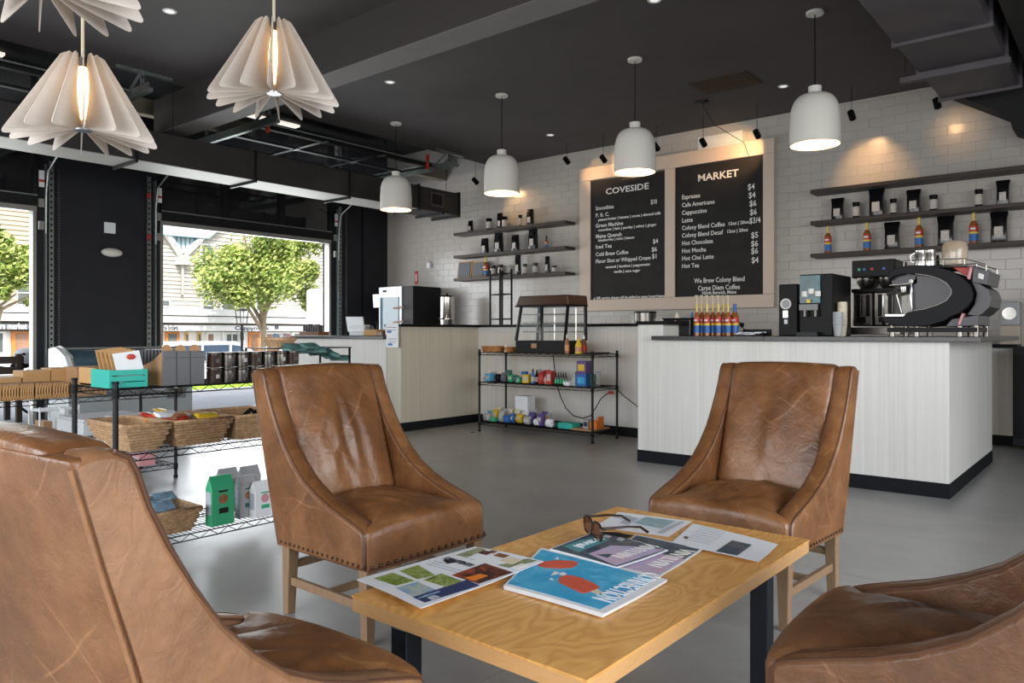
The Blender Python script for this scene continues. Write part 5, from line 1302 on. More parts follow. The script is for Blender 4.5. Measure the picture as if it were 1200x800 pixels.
for k in (1, 2, 3):
    z = zb + (zt - zb) * k / 4; s_ = MB().box(X0 + .04, X1 - .03, Ya + .09, Yb_ - .02, z - .003, z + .003).build('inner_shelf', 'clear_glass', t); m_ = MB()
    for yy in (Ya + .08, Yb_ - .02): m_.tube((X0 + .04, yy, z), (X1 - .03, yy, z), .006, 5)
    m_.build('shelf_bar', 'steel_dark', s_)
for x in (X0 + .10, X1 - .10, (X0 + X1) / 2 - .05): MB().tube((x, Yb_ - .05, zb), (x, Yb_ - .05, zt), .006, 5).build('shelf_standard', 'steel', t)
for i, (px0, px1, h) in enumerate([(566.5, 590, .055), (595.5, 603, .05)]):
    x0, x1 = wx(px0, 6.5), wx(px1, 6.5)
    if i: x1 = min(x1, X0 - .01)
    t = thing('cane_basket', ['oval orange cane basket at the left end of the top rack shelf', 'small orange basket between the candle and the food warmer'][i], 'basket', ((x0 + x1) / 2, 6.5, W1), 'cane baskets beside the warmer')
    m_ = MB()
    for k in range(6): m_.path([((x0 + x1) / 2 + (x1 - x0) / 2 * (.86 + .025 * k) * math.cos(a), 6.5 + .11 * (.86 + .025 * k) * math.sin(a), W1 + .006 + k * h / 5.5) for a in [2 * PI * j / 20 for j in range(20)]], .006, 5, 0, True)
    m_.build('woven_side', 'wicker_orange', t, smooth=60); MB().prism([((x0 + x1) / 2 + (x1 - x0) / 2 * .86 * math.cos(a), 6.5 + .095 * math.sin(a)) for a in [2 * PI * j / 20 for j in range(20)]], W1 + .003, W1 + .012, lambda u, v_, w: (u, v_, w)).build('bottom', 'wicker_orange', t)
x = wx(593, 6.42); tag(MB().lathe([(.001, 0), (.02, 0), (.02, .085), (.001, .085)], (x, 6.42, W1), 14).build('candle', 'cream', smooth=40), 'cream pillar candle beside the orange basket', 'candle')
CG = 'condiments before the food warmer'
squeeze(wx(664.5, 6.35), 6.35, W1, .20, .024, 'brown_food', 'cream', 'brown sauce bottle before the corner of the food warmer', CG, 'label_red', 'sauce_bottle')
squeeze(wx(678, 6.40), 6.40, W1, .16, .036, 'yellow', 'yellow', 'yellow mustard bottle beside the food warmer', CG, 'label_red', 'mustard_bottle')
squeeze(wx(684, 6.48), 6.48, W1, .19, .034, 'walnut', 'paper', 'dark red ketchup bottle with white cap behind the mustard', CG, 'red', 'ketchup_bottle')
a, c = wx(689, 6.45), wx(713, 6.55); tag(MB().box(max(a, X1 + .09), -4.22, 6.40, 6.70, W1, W1 + .012).build('baking_tray', 'black', bevel=.003), 'flat black tray at the right end of the top rack shelf', 'tray')
MG = 'goods on the middle shelf of the screen wall rack'
spec = [  # px centre, width px, height m, material, label, kind
 (568.5, 4, .05, 'pink', 'small pink and grey pouch at the left end', 'p'), (573.5, 9, .085, 'sky_blue', 'pale blue pack second from the left', 'c'), (583.5, 7, .085, 'black', 'black pouch beside the pale blue pack', 'p'),
 (590, 7, .10, 'slate_grey', 'crumpled grey-black bag before the rear post', 'p'), (598.5, 8, .085, 'green', 'crinkled green bag left of the pale green one', 'p'), (605, 7, .08, 'green_packet', 'darker green bag in the middle of the greens', 'p'), (609, 6, .055, 'green', 'small bright green pack before the greens', 'c'),
 (618, 10, .09, 'yellow', 'yellow pack with brown label', 'c'), (624.5, 5, .16, 'blue', 'dark blue bottle left of the red bags', 'b'), (629, 4.5, .15, 'black', 'black bottle touching the red bags', 'b'),
 (634, 7, .13, 'red', 'red bag left one of three', 'p'), (640.5, 8, .09, 'pink', 'pinkish red bag in front of the red ones', 'p'), (645.5, 7, .14, 'red', 'tall red pack at the right of the red bags', 'c')]
for px, w_, h, mm, lab, kd in spec:
    Y_ = 6.50 + random.uniform(-.04, .03); x = wx(px, Y_); w = w_ / 890 * 8.4 * .9; L = lab + ' on the middle rack shelf'
    if kd == 'p': pouch(x, Y_, W2, w, h, mm, L, MG, random.uniform(-.2, .2), -.12, .06, lab='label_mix' if w > .06 else None)
    elif kd == 'c': carton(x - w / 2, x + w / 2, Y_ - .04, Y_ + .04, W2, W2 + h, mm, L, 'pack', MG, 'label_mix')
    else: squeeze(x, Y_, W2, h, w / 2, mm, 'black', L, MG, 'label_mix')
for i in range(5):
    x = wx(651.5 + i * 2.9, 6.46); squeeze(x, 6.46, W2, .135, .0125, 'black_gloss', 'black', 'slim dark bottle with green label, %s of its row' % NTH[i], 'slim green-labelled bottles', 'green')
pouch(wx(663, 6.38), 6.40, W2, .08, .05, 'paper', 'small crumpled white packet before the slim bottles', MG, .2, -.3)
t = tag(MB().prism([(wx(668, 6.45), W2), (wx(676, 6.45), W2), (wx(676, 6.45), W2 + .15)], 6.42, 6.52, lambda u, v_, w: (u, w, v_)).build('wedge_box', 'grey_bag', bevel=.002), 'grey wedge-shaped box left of the colourful cartons', 'box', MG)
for i, (px, w_, h, mm, lab) in enumerate([(578, 8, .10, 'grey_bag', 'silver bag behind the pale blue pack'), (595, 9, .13, 'green_packet', 'dark green bag behind the crinkled green one'), (614, 8, .12, 'blue', 'blue bag behind the yellow pack'), (632, 8, .15, 'grey_bag', 'silver-topped bag behind the red bags'), (640, 8, .145, 'red', 'crumpled red bag at the back of the red ones'), (682, 9, .13, 'green_packet', 'dark teal bag behind the blue carton')]):
    pouch(wx(px, 6.60), 6.60, W2, w_ / 890 * 8.5, h, mm, lab + ', rear row, middle rack shelf', MG, random.uniform(-.3, .3), -.15, .06, lab='label_mix')
a, c = wx(677, 6.45), wx(688.5, 6.45)
carton(a, c, 6.42, 6.54, W2, W2 + .125, 'blue', 'blue carton with teal print below the yellow and blue one', 'carton', MG, 'print_pool'); carton(a + .005, c, 6.42, 6.54, W2 + .126, W2 + .26, 'purple', 'dark carton with yellow and red print, upper of the two', 'carton', MG, 'yellow')
pouch(wx(692, 6.5) + .03, 6.5, W2, .06, .13, 'green_packet', 'dark teal bag behind the front right post', MG)
t = thing('spray_bottle', 'clear spray bottle with white trigger at the right of the middle shelf', 'bottle', (wx(700, 6.55), 6.55, W2), MG); x = wx(700, 6.55)
MB().lathe([(.001, 0), (.034, 0), (.034, .09), (.012, .12), (.012, .13)], (x, 6.55, W2), 12).build('body', 'clear_glass', t, smooth=40); MB().cbox((x + .01, 6.55, W2 + .145), (.06, .018, .022)).cbox((x + .03, 6.55, W2 + .125), (.01, .012, .03)).build('trigger', 'grey_bag', t)
BG = 'goods on the bottom shelf of the screen wall rack'
spec = [(570.5, 11, .085, 'grey_bag', 'silver and blue crinkled bag at the left end', 'p'), (580.5, 9, .13, 'yellow', 'yellow bag with green foot', 'p'), (579, 8, .045, 'green', 'small lime pack before the yellow bag', 'c'), (588, 8, .13, 'grey_bag', 'white and blue bag right of the yellow one', 'p'),
 (594, 8, .085, 'blue', 'blue bag below the white one', 'p'), (600, 8, .10, 'blue', 'darker blue bag left of the patterned yellow one', 'p'), (598, 8, .14, 'cream', 'cream paper bag standing behind the blue ones', 'p'), (609, 11, .10, 'yellow', 'yellow bag with black pattern', 'p'), (611, 9, .13, 'grey_bag', 'silver bag behind the patterned yellow one', 'p'),
 (618, 9, .09, 'grey_bag', 'grey and white bag left of the purple ones', 'p'), (623, 9, .13, 'purple', 'purple bag, left of two', 'p'), (633.5, 9, .13, 'purple', 'purple bag, right of two', 'p'), (630, 9, .075, 'paper', 'white rolled pack before the purple bags', 'p'), (637.5, 8, .07, 'grey_bag', 'white striped pack, middle of the front', 'p'), (644, 9, .085, 'paper', 'white and purple pack at the end of the bags', 'p'), (650, 7, .05, 'green_packet', 'small grey-green pouch left of the teal box', 'p')]
for i, (px, w_, h, mm, lab, kd) in enumerate(spec):
    Y_ = 6.52 + (.09 if 'behind' in lab else random.uniform(-.10, .0)); x = wx(px, Y_); w = w_ / 890 * 8.4 * .95; L = lab + ' on the bottom rack shelf'
    if kd == 'p': pouch(x, Y_, W3, w, h, mm, L, BG, random.uniform(-.2, .2), -.15, .07, lab='label_mix' if i % 2 else None)
    else: carton(x - w / 2, x + w / 2, Y_ - .03, Y_ + .03, W3, W3 + h, mm, L, 'pack', BG)
for i, (px, w_, h, mm, lab) in enumerate([(575, 8, .10, 'sky_blue', 'light blue bag behind the silver one'), (584, 8, .145, 'cream', 'cream bag behind the yellow bag'), (591, 8, .14, 'grey_bag', 'tall grey bag behind the white and blue one'), (616, 9, .12, 'paper', 'white bag before the white box'), (626, 8, .15, 'grey_bag', 'pale bag behind the left purple one'), (638, 8, .14, 'purple', 'dark purple bag behind the striped pack'), (642, 8, .13, 'grey_bag', 'grey bag behind the end of the bags'), (606, 7, .14, 'cream', 'tan bag behind the patterned yellow one')]):
    pouch(wx(px, 6.585), 6.585, W3, w_ / 890 * 8.6, h, mm, lab + ', rear row, bottom rack shelf', BG, random.uniform(-.2, .2), -.1, .06, lab='label_mix' if i % 2 else 'label_red')
a, c = wx(607.5, 6.68), wx(622, 6.68); carton(a, c, 6.62, 6.76, W3, wz(615, 464, 6.65), 'paper', 'white box standing at the back of the bottom rack shelf', 'box', BG)
a, c = wx(657, 6.45), wx(674, 6.45); carton(a, c, 6.40, 6.55, W3, W3 + .06, 'teal', 'flat teal box on the bottom rack shelf', 'box', BG)
t = tag(MB().box(wx(678, 6.5), -4.22, 6.37, 6.70, W3 + .001, W3 + .018).build('wooden_board', 'kraft', bevel=.003), 'brown board under the orange boxes on the bottom rack shelf', 'board', BG)
a, c = wx(685, 6.45), wx(691, 6.45); carton(a, c, 6.42, 6.5, W3 + .019, W3 + .11, 'grey_bag', 'small white carton left of the orange boxes', 'carton', BG, 'ink')
a, c, d_ = wx(695, 6.5), wx(703, 6.5), -4.23; carton(a, c, 6.44, 6.54, W3 + .019, W3 + .10, 'orange', 'shorter orange box on the brown board', 'box', BG); carton(c + .004, d_, 6.47, 6.57, W3 + .019, W3 + .14, 'orange', 'taller orange box at the right end of the bottom shelf', 'box', BG)
c_ = [gy(x, y, 6.84) for x, y in [(648, 416), (650, 432), (652, 448), (657, 465), (663, 478), (672, 487), (683, 490), (692, 487), (698, 478), (704, 467), (712, 461), (716, 460)]]
t = thing('power_cord', 'black power cord looping behind the wire rack to a red plug', 'cord', tuple(c_[0])); MB().path(c_, .006, 6).build('cable', 'black', t, smooth=60); MB().cbox(tuple(c_[-1]), (.05, .03, .03)).build('plug', 'red', t)
tag(MB().path([gy(x, y, 6.98) for x, y in [(722, 455), (730, 463), (740, 471), (748, 477)]], .004, 5).build('thin_cord', 'black'), 'thin grey cord on the screen wall right of the rack', 'cord')

# ---- woven basket
def basket(label, x0, x1, y0, y1, z, h, flare=.03, group='woven baskets on the near rack'):
    t = thing('woven_basket', label, 'basket', ((x0 + x1) / 2, (y0 + y1) / 2, z), group)
    m_ = MB(); n = 9
    for k in range(n):
        e = flare * (1 - k / (n - 1)); a, c, d_, g_ = x0 + e, x1 - e, y0 + e, y1 - e; zz = z + .006 + k * (h - .012) / (n - 1); pts = []
        for (p, q) in (((a, d_), (c, d_)), ((c, d_), (c, g_)), ((c, g_), (a, g_)), ((a, g_), (a, d_))):
            ns = max(4, int(math.dist(p, q) / .022))
            for i in range(ns):
                u = i / ns; o_ = .0035 * (1 if (i + k) % 2 else -1); nx, ny = (q[1] - p[1]), -(q[0] - p[0]); L = math.hypot(nx, ny); pts.append((p[0] + (q[0] - p[0]) * u + nx / L * o_, p[1] + (q[1] - p[1]) * u + ny / L * o_, zz))
        m_.path(pts, h / n * .58, 5, 0, True)
    m_.build('woven_side', 'wicker', t, smooth=60)
    MB().path([(x0, y0, z + h), (x1, y0, z + h), (x1, y1, z + h), (x0, y1, z + h)], .010, 6, 0, True).build('rim', 'wicker', t, smooth=60)
    MB().box(x0 + flare, x1 - flare, y0 + flare, y1 - flare, z + .002, z + .010).build('bottom', 'wicker', t)
    return t
XF, XR = -3.675, -4.115
Z2, Z3, Z1 = .531, .101, .841
def ry(px, py=520, X_=XF): return gx(px, py, X_).y
ya, yb_, yc = 1.60, ry(203), ry(272)
basket('long woven basket at the left of the middle shelf behind the foreground chair', XR, XF, ya, yb_ - .01, Z2, .125, .04)
basket('woven basket holding red and orange packets, middle of three', XR, XF, yb_ + .01, yc - .0, Z2, .125, .04)
basket('woven basket beside the armchair, right of three on the middle shelf', XR, XF, yc + .025, yc + .36, Z2, .125, .03)
for i in range(14):
    x, y = random.uniform(XR + .07, XF - .07), random.uniform(yb_ + .06, yc - .06)
    pouch(x, y, Z2 + .085 + .004 * i, .12, .08, ['orange', 'red', 'paper', 'yellow', 'brown_food'][i % 5], '%s packet in the middle woven basket' % ['orange', 'red', 'white', 'yellow', 'brown'][i % 5], 'packets in the middle woven basket', random.uniform(0, 3), -1.3, .025)
tag(MB().path([(XF - .10, yc + .10, Z2 + .10), (XF - .08, yc + .16, Z2 + .15), (XF - .12, yc + .20, Z2 + .13), (XF - .07, yc + .24, Z2 + .14), (XF - .10, yc + .30, Z2 + .10)], .012, 6).build('black_strap', 'black', smooth=60), 'black strap lying in the right woven basket', 'strap')
# bottom shelf
y0 = ry(200, 620) - .25; y1 = gx(236, 610, XF).y
basket('low woven basket of blue packets on the bottom rack shelf', XR + .03, XF, y0, y1, Z3, .115, .035)
for i in range(24):
    x, y = random.uniform(XR + .10, XF - .05), random.uniform(y0 + .05, y1 - .05)
    pouch(x, y, Z3 + .055 + .0035 * i, .12, .075, 'blue_packet', 'blue packet heaped in the low woven basket', 'blue packets in the low woven basket', random.uniform(0, 3), random.uniform(-1.4, -.9), .025, 'blue_packet')
def gusset_bag(label, px0, px1, pyt, pyb, X_, mm, lab, group='standing food bags on the bottom rack shelf', dots='brown_food'):
    a, c = gx(px0, pyb, X_), gx(px1, pyb, X_); w = abs(c.y - a.y); h = gx(px0, pyt, X_).z - Z3; yc_ = (a.y + c.y) / 2; d = w * .5
    t = thing('food_bag', label, 'bag', (X_, yc_, Z3), group)
    p = [(X_, yc_ - w / 2), (X_, yc_ + w / 2), (X_ - d, yc_ + w / 2), (X_ - d, yc_ - w / 2)]; hh = h * .80
    vs = [(*q, Z3) for q in p] + [(*q, Z3 + hh) for q in p] + [(X_ - d * .45, yc_ - w / 2, Z3 + h), (X_ - d * .45, yc_ + w / 2, Z3 + h), (X_ - d * .55, yc_ + w / 2, Z3 + h), (X_ - d * .55, yc_ - w / 2, Z3 + h)]
    fs = [(3, 2, 1, 0)] + [(i, (i + 1) % 4, 4 + (i + 1) % 4, 4 + i) for i in range(4)] + [(4 + i, 4 + (i + 1) % 4, 8 + (i + 1) % 4, 8 + i) for i in range(4)] + [(8, 9, 10, 11)]
    MB().add(vs, fs).build('paper_body', mm, t, bevel=.004)
    MB().box(X_ - d * .56, X_ - d * .44, yc_ - w * .47, yc_ + w * .47, Z3 + h, Z3 + h + .012).build('crimped_top', mm, t)
    MB().box(X_ - .001, X_ + .001, yc_ - w * .2, yc_ + w * .2, Z3 + hh * .88, Z3 + hh * .93).build('brand_line', lab, t)
    MB().box(X_, X_ + .0015, yc_ - w * .18, yc_ + w * .22, Z3 + hh * .32, Z3 + hh * .46).build('name_label', lab, t)
    MB().lathe([(.001, 0), (w * .2, 0)], (X_ + .002, yc_, Z3 + hh * .70), 14, 0, Vector((1, 0, 0)).to_track_quat('Z', 'Y')).build('picture', dots, t)
    MB().box(X_ - d * .9, X_ - d * .1, yc_ - w / 2 - .0015, yc_ - w / 2, Z3 + hh * .3, Z3 + hh * .9).build('side_print', 'print_grey', t)
gusset_bag('green standing food bag with a biscuit picture', 248, 275, 562, 612, XF, 'green', 'board_black')
gusset_bag('grey food bag behind the green one', 258, 281, 553, 590, XF - .22, 'grey_bag', 'green_packet')
gusset_bag('grey food bag right of the green one with biscuit picture', 281, 301, 561, 606, XF - .05, 'grey_bag', 'green_packet')
gusset_bag('grey food bag at the back beside the armchair', 284, 306, 550, 590, XF - .26, 'grey_bag', 'green_packet')
gusset_bag('white food bag with pink pictures touching the armchair', 299, 322, 568, 609, XF + .005, 'paper', 'green', dots='pink')
# top shelf of the near rack
yt0, yt1 = ry(131, 455), ry(170, 455)
t = thing('teal_crate', 'small teal slatted wooden crate on the near rack', 'crate', (XF, yt0, Z1)); h = .085
for k in range(3): MB().box(XF - .014, XF, yt0, yt1, Z1 + .002 + k * .029, Z1 + .027 + k * .029).build('slat', 'teal', t, bevel=.001)
for k in range(3): MB().box(XF - .20, XF - .186, yt0, yt1, Z1 + .002 + k * .029, Z1 + .027 + k * .029).build('slat', 'teal', t, bevel=.001)
for y in (yt0 - .012, yt1): MB().box(XF - .20, XF, y, y + .012, Z1 + .002, Z1 + .087).build('end_board', 'teal', t)
MB().box(XF - .19, XF - .01, yt0, yt1, Z1 + .002, Z1 + .008).build('bottom', 'teal', t)
for i in range(5):
    X_ = XF - .04 - i * .028; t = thing('envelope', ['white envelope with a red oval mark, front of the teal crate', 'second envelope in the teal crate, kraft', 'third envelope in the teal crate, striped kraft', 'fourth envelope in the teal crate, kraft', 'rearmost kraft envelope in the teal crate'][i], 'envelope', (X_, (yt0 + yt1) / 2, Z1), 'envelopes in the teal crate')
    MB().cbox((X_, (yt0 + yt1) / 2 + .02 - i * .008, Z1 + .10 + i * .004), (.006, .125, .14), 0, 0, .12, -.25).build('envelope_sheet', 'paper' if i == 0 else 'crate_wood', t)
    if i == 0: MB().sphere((X_ - .012 + .01, (yt0 + yt1) / 2 + .03, Z1 + .145), .017, 12, 6, 0, (.3, 1.3, .8)).build('red_mark', 'red', t, smooth=60)
yw0, yw1 = gx(110, 450, -3.93).y, gx(150, 450, -3.93).y
t = thing('wooden_box', 'open pale wooden box behind the teal crate', 'box', (-3.95, yw0, Z1)); h = gx(110, 431, -3.93).z - Z1
for a in (MB().box(-3.93, -3.918, yw0, yw1 + .06, Z1, Z1 + h), MB().box(-4.11, -4.098, yw0, yw1 + .06, Z1, Z1 + h), MB().box(-4.098, -3.93, yw0, yw0 + .012, Z1, Z1 + h), MB().box(-4.098, -3.93, yw1 + .048, yw1 + .06, Z1, Z1 + h)): a.build('board', 'crate_wood', t, bevel=.001)
MB().box(-4.098, -3.93, yw0, yw1, Z1, Z1 + .01).build('bottom', 'crate_wood', t); MB().box(-3.917, -3.916, yw0 + .07, yw0 + .10, Z1 + h * .35, Z1 + h * .6).box(-3.917, -3.916, yw0 + .14, yw0 + .16, Z1 + h * .35, Z1 + h * .6).build('stamp', 'walnut', t)
# grey display cartons with round kraft tabs
for i, (a, c) in enumerate([(191, 207), (207.5, 223), (223.5, 240)]):
    y0, y1 = gx(a, 450, XF).y + .001, gx(c, 450, XF).y - .001; h = gx(a, 411, XF).z - Z1
    t = thing('display_carton', 'tall grey display carton with round kraft tab, %s of three' % ['left', 'middle', 'right'][i], 'carton', (XF, y0, Z1), 'grey display cartons')
    MB().box(XF - .012, XF, y0, y1, Z1, Z1 + h).build('front', 'grey_box', t, bevel=.001)
    MB().prism([(XF - .013, Z1), (XF - .013, Z1 + h * .98), (XF - .10, Z1 + h * .72), (XF - .30, Z1 + h * .42), (XF - .30, Z1)], y0, y1, lambda u, v_, w: (u, w, v_)).build('kraft_body', 'kraft', t)
    MB().lathe([(.001, -.002), ((y1 - y0) * .42, -.002), ((y1 - y0) * .42, .002), (.001, .002)], (XF - .03, (y0 + y1) / 2, Z1 + h + .002), 16, 0, Vector((1, 0, .15)).to_track_quat('Z', 'Y')).build('round_tab', 'kraft', t)
    MB().box(XF, XF + .0008, y0 + .004, y1 - .004, Z1 + h * .80, Z1 + h * .81).build('fold_line', 'black', t)
for i in range(8):
    y0 = gx(172, 440, -3.95).y - .03 + i * .018
    tag(MB().box(-4.10, -3.99, y0, y0 + .011, Z1, Z1 + .17).build('grey_card', 'slate_grey'), 'thin grey card standing upright behind the display cartons, %s' % NTH[i], 'card', 'upright grey cards on the near rack')
# jars in two layers
ja = gx(244, 440, XF - .03).y
for lay in range(2):
    for i in range(7):
        y = ja + .04 + i * .079; z = Z1 + lay * .080
        t = thing('lidded_jar', 'dark jar with metal band on the near rack, %s layer, %s' % (['lower', 'upper'][lay], NTH[i]), 'jar', (XF - .04, y, z), 'lidded jars stacked in two layers')
        MB().lathe([(.001, 0), (.036, 0), (.037, .004), (.037, .062), (.030, .066)], (XF - .045, y, z), 18).build('glass_body', 'steel_dark' if i % 3 else 'jar_glass', t, smooth=40)
        MB().lathe([(.037, .066), (.038, .078), (.001, .079)], (XF - .045, y, z), 18).build('lid', 'steel_dark', t, smooth=40); MB().cbox((XF - .0075, y, z + .034), (.002, .018, .020)).build('paper_label', 'grey_bag' if (i + lay) % 3 == 0 else 'duct_mauve', t)
yr = gx(322, 412, -3.85).y
tag(MB().box(-4.10, -3.78, yr - .04, yr + .50, Z1 + .166, Z1 + .172).box(-4.1, -4.09, yr - .04, yr - .03, Z1, Z1 + .166).box(-4.1, -4.09, yr + .49, yr + .50, Z1, Z1 + .166).box(-3.80, -3.79, yr + .49, yr + .50, Z1, Z1 + .166).build('riser_stand', 'black'), 'black riser stand on the near rack carrying the small basket', 'stand')
t = basket('small orange woven basket of cups on the riser stand', -3.99, -3.85, gx(321, 405, -3.87).y, gx(344, 405, -3.87).y, Z1 + .173, .05, .02)
for i, (px, mm) in enumerate([(321, 'blue_packet'), (327, 'paper'), (333, 'grey_bag'), (338, 'pink')]):
    y = gx(px, 400, -3.92).y; pouch(-3.92, y, Z1 + .186, .045, .07, mm, ['blue', 'white', 'grey', 'pink'][i] + ' packet standing in the small orange basket', 'packets in the small orange basket', .5 * i, -.2, .03)
for i in range(16):
    y = gx(336, 415, XF - .1).y + i * .025 + .04; pouch(XF - .06 - .1 * random.random(), y, Z1 + .185 - .04 + .012 * (i % 3) - max(0, i - 6) * .006, .12, .08, 'green_packet', 'dark green packet in the pile at the right end of the near rack', 'dark green packets piled on the near rack', random.uniform(0, 3), -1.25, .03, 'green_packet')

# ---- far rack goods
def fy(px, X_): return gx(px, 460, X_).y
Z4 = .656
for i, (a, c) in enumerate([(-14, 2), (3, 23), (24, 40), (42, 61), (62, 81)]):
    y0, y1 = fy(a, -5.68), fy(c, -5.68); z1 = gx(40, 449, -5.68).z
    t = thing('woven_tray', 'small pale woven tray on the farther rack, %s' % NTH[i], 'tray', (-5.7, y0, Z4), 'woven trays on the farther rack'); m_ = MB()
    MB().box(-5.86, -5.69, y0, y1, Z4, z1 - .0).build('tray_body', 'kraft', t)
    n = 6
    for k in range(n):
        yy = y0 + (y1 - y0) * (k + .5) / n; w = (y1 - y0) / n * .42
        m_.path([(-5.685, yy - w, Z4 + .004), (-5.682, yy + w * .4, (Z4 + z1) / 2), (-5.685, yy - w, z1 - .01)], .005, 4); m_.path([(-5.685, yy + w, Z4 + .004), (-5.680, yy - w * .4, (Z4 + z1) / 2), (-5.685, yy + w, z1 - .01)], .005, 4)
    m_.build('weave', 'crate_wood', t)
for i, (a, c, yt_) in enumerate([(-10, 22, 441), (24, 56, 434), (57, 79, 432)]):
    y0, y1 = fy(a, -5.95), fy(c, -5.95); z1 = gx(40, yt_, -5.95).z
    carton(-6.10, -5.90, y0, y1, Z4, z1, 'crate_wood', 'orange-brown wooden box behind the woven trays, %s' % ['left', 'middle', 'right'][i], 'box', 'wooden boxes on the farther rack', name='wooden_box')
for i, (a, c, yt_) in enumerate([(84, 93, 430)]):
    y0, y1 = fy(a, -5.8), fy(c, -5.8); carton(-5.95, -5.72, y0, y1 + .15, Z4, gx(a, yt_, -5.8).z, 'kraft', 'small brown box at the rear post of the near rack', 'box')
a, c = gx(96, 490, -5.72).y, gx(176, 490, -5.72).y
t = thing('white_case', 'long low white case on the farther rack', 'case', (-5.9, a, .376)); MB().box(-6.18, -5.70, a, c, .376, .47).build('body', 'freezer_white', t, bevel=.004); MB().box(-6.18, -5.70, a, c, .472, .49).build('lid', 'paper', t, bevel=.004); MB().box(-5.80, -5.72, (a + c) / 2 - .05, (a + c) / 2 + .18, .49, .50).build('flap', 'freezer_white', t)
a = gx(163, 545, -5.7).y; carton(-5.85, -5.70, a, a + .12, .111, .20, 'pink', 'pink printed box on the bottom tier of the farther rack', 'box', None, 'label_mix')
# white stand with boxes near the left opening
t = thing('white_stand', 'white wire stand holding two brown boxes near the left opening', 'stand', (-7.3, 2.0, 0)); a, c = gx(46, 490, -7.3).y, gx(92, 490, -7.3).y
m_ = MB()
for z in (.18, .42): m_.box(-7.55, -7.28, a, c, z, z + .012)
for y in (a, c, (a + c) / 2): m_.tube((-7.29, y, 0), (-7.29, y, .46), .008, 6).tube((-7.54, y, 0), (-7.54, y, .46), .008, 6)
m_.build('frame', 'paper', t)
for k, (u, v_) in enumerate([(a + .04, (a + c) / 2 - .05), ((a + c) / 2 + .05, c - .02)]): carton(-7.52, -7.31, u, v_, .193, .33, 'kraft', 'brown box on the white wire stand, %s' % ['left', 'right'][k], 'box', 'brown boxes on the white stand')
y = (a + c) / 2; t = thing('white_spray_bottle', 'white spray bottle before the white wire stand', 'bottle', (-7.2, y, 0)); MB().lathe([(.001, .0), (.05, 0), (.05, .22), (.03, .30), (.018, .36), (.018, .40)], (-7.2, y, 0), 14).build('body', 'paper', t, smooth=40); MB().cbox((-7.19, y, .425), (.10, .03, .04)).build('trigger', 'paper', t)

# ---- chest freezer
FX0, FX1 = -8.98, -8.44; a, c = 3.10, 4.42
t = thing('chest_freezer', 'long grey chest freezer with curved glass lid before the black wall panel', 'freezer', ((FX0 + FX1) / 2, (a + c) / 2, 0))
MB().box(FX0, FX1, a, c, .09, .72).build('cabinet', 'freezer_grey', t, bevel=.01)
prof = [(FX0, .72), (FX0, .93), (FX0 + .15, .95), (FX1 - .28, .93), (FX1 - .10, .86), (FX1 - .02, .76), (FX1, .72)]
for y0, y1, mm in ((a, a + .06, 'freezer_white'), (c - .03, c, 'freezer_grey')): MB().prism(prof, y0, y1, lambda u, v_, w: (u, w, v_)).build('end_cheek', mm, t)
m_ = MB(); m_.add([(x, y, z) for y in (a + .06, c - .03) for x, z in prof[1:]], [(i, i + 1, i + 7, i + 6) for i in range(5)]); m_.build('curved_glass', 'freezer_glass', t, smooth=60)
MB().box(FX0 + .03, FX1 - .03, a + .02, c - .02, .725, .735).build('inner_floor', 'freezer_white', t)
MB().path([(x, a + .06, z + .004) for x, z in prof[1:]], .012, 6).path([(FX1 - .28, a + .06, .935), (FX1 - .28, c - .03, .935)], .010, 6).build('glass_edge', 'aluminium', t, smooth=40)
MB().box(FX1, FX1 + .006, 4.12, 4.34, .36, .56).build('vent_frame', 'slate_grey', t); MB().lathe([(.001, 0), (.07, 0), (.08, .006)], (FX1 + .007, 4.23, .46), 18, 0, Vector((1, 0, 0)).to_track_quat('Z', 'Y')).build('fan_ring', 'steel_dark', t)
for y in (a + .1, c - .12, (a + c) / 2):
    for x in (FX0 + .1, FX1 - .08): MB().tube((x, y, .05), (x, y, .09), .015, 8).lathe([(.001, -.012), (.032, -.012), (.032, .012), (.001, .012)], (x, y, .033), 14, 0, Vector((0, 1, 0)).to_track_quat('Z', 'Y')).build('caster', 'rubber', t)

# ================================================================== OUTSIDE
pav = struct(MB().box(-13.6, XL - .0, -14, 26, -.25, -.012).build('pavement', 'pavement'), 'pale concrete pavement outside the raised doors', 'pavement')
struct(MB().box(-13.95, -13.6, -14, 26, -.25, .01).build('kerb', 'trim_white'), 'pale kerb along the far edge of the pavement', 'kerb')
struct(MB().box(-16.2, -13.95, -14, 26, -.3, -.03).build('lawn_bed', 'grass'), 'strip of lawn between pavement and street', 'lawn')
gr = MB()
for i in range(2600):
    x, y = random.uniform(-16.1, -14.0), random.uniform(2, 16); h = random.uniform(.03, .07); a = random.uniform(0, PI); w = .012
    gr.add([(x - w * math.cos(a), y - w * math.sin(a), -.03), (x + w * math.cos(a), y + w * math.sin(a), -.03), (x + random.uniform(-.03, .03), y + random.uniform(-.03, .03), -.03 + h)], [(0, 1, 2)])
tag(gr.build('grass', 'grass'), 'short bright green grass on the strip outside', 'grass', kind='stuff')
struct(MB().prism([(-16.2, -.03), (-19, -.9), (-26, -.9), (-60, -.9), (-60, -1.3), (-16.2, -1.3)], -30, 45, lambda u, v_, w: (u, w, v_)).build('street', 'asphalt'), 'sunlit street lower than the shop floor', 'street')
XB = -26.0
bld = thing('shingled_building', 'pale shingled building with shops across the street', 'building', (XB, 15, -.9))
def fb(a, c, yt, yb, d0, d1, name, mm, par=bld, lab=None):
    p, q = gx(a, yt, XB), gx(c, yb, XB); return MB().box(XB + d0, XB + d1, p.y, q.y, q.z, p.z).build(name, mm, par, label=lab)
yl, yr_ = 2.0, 26.0
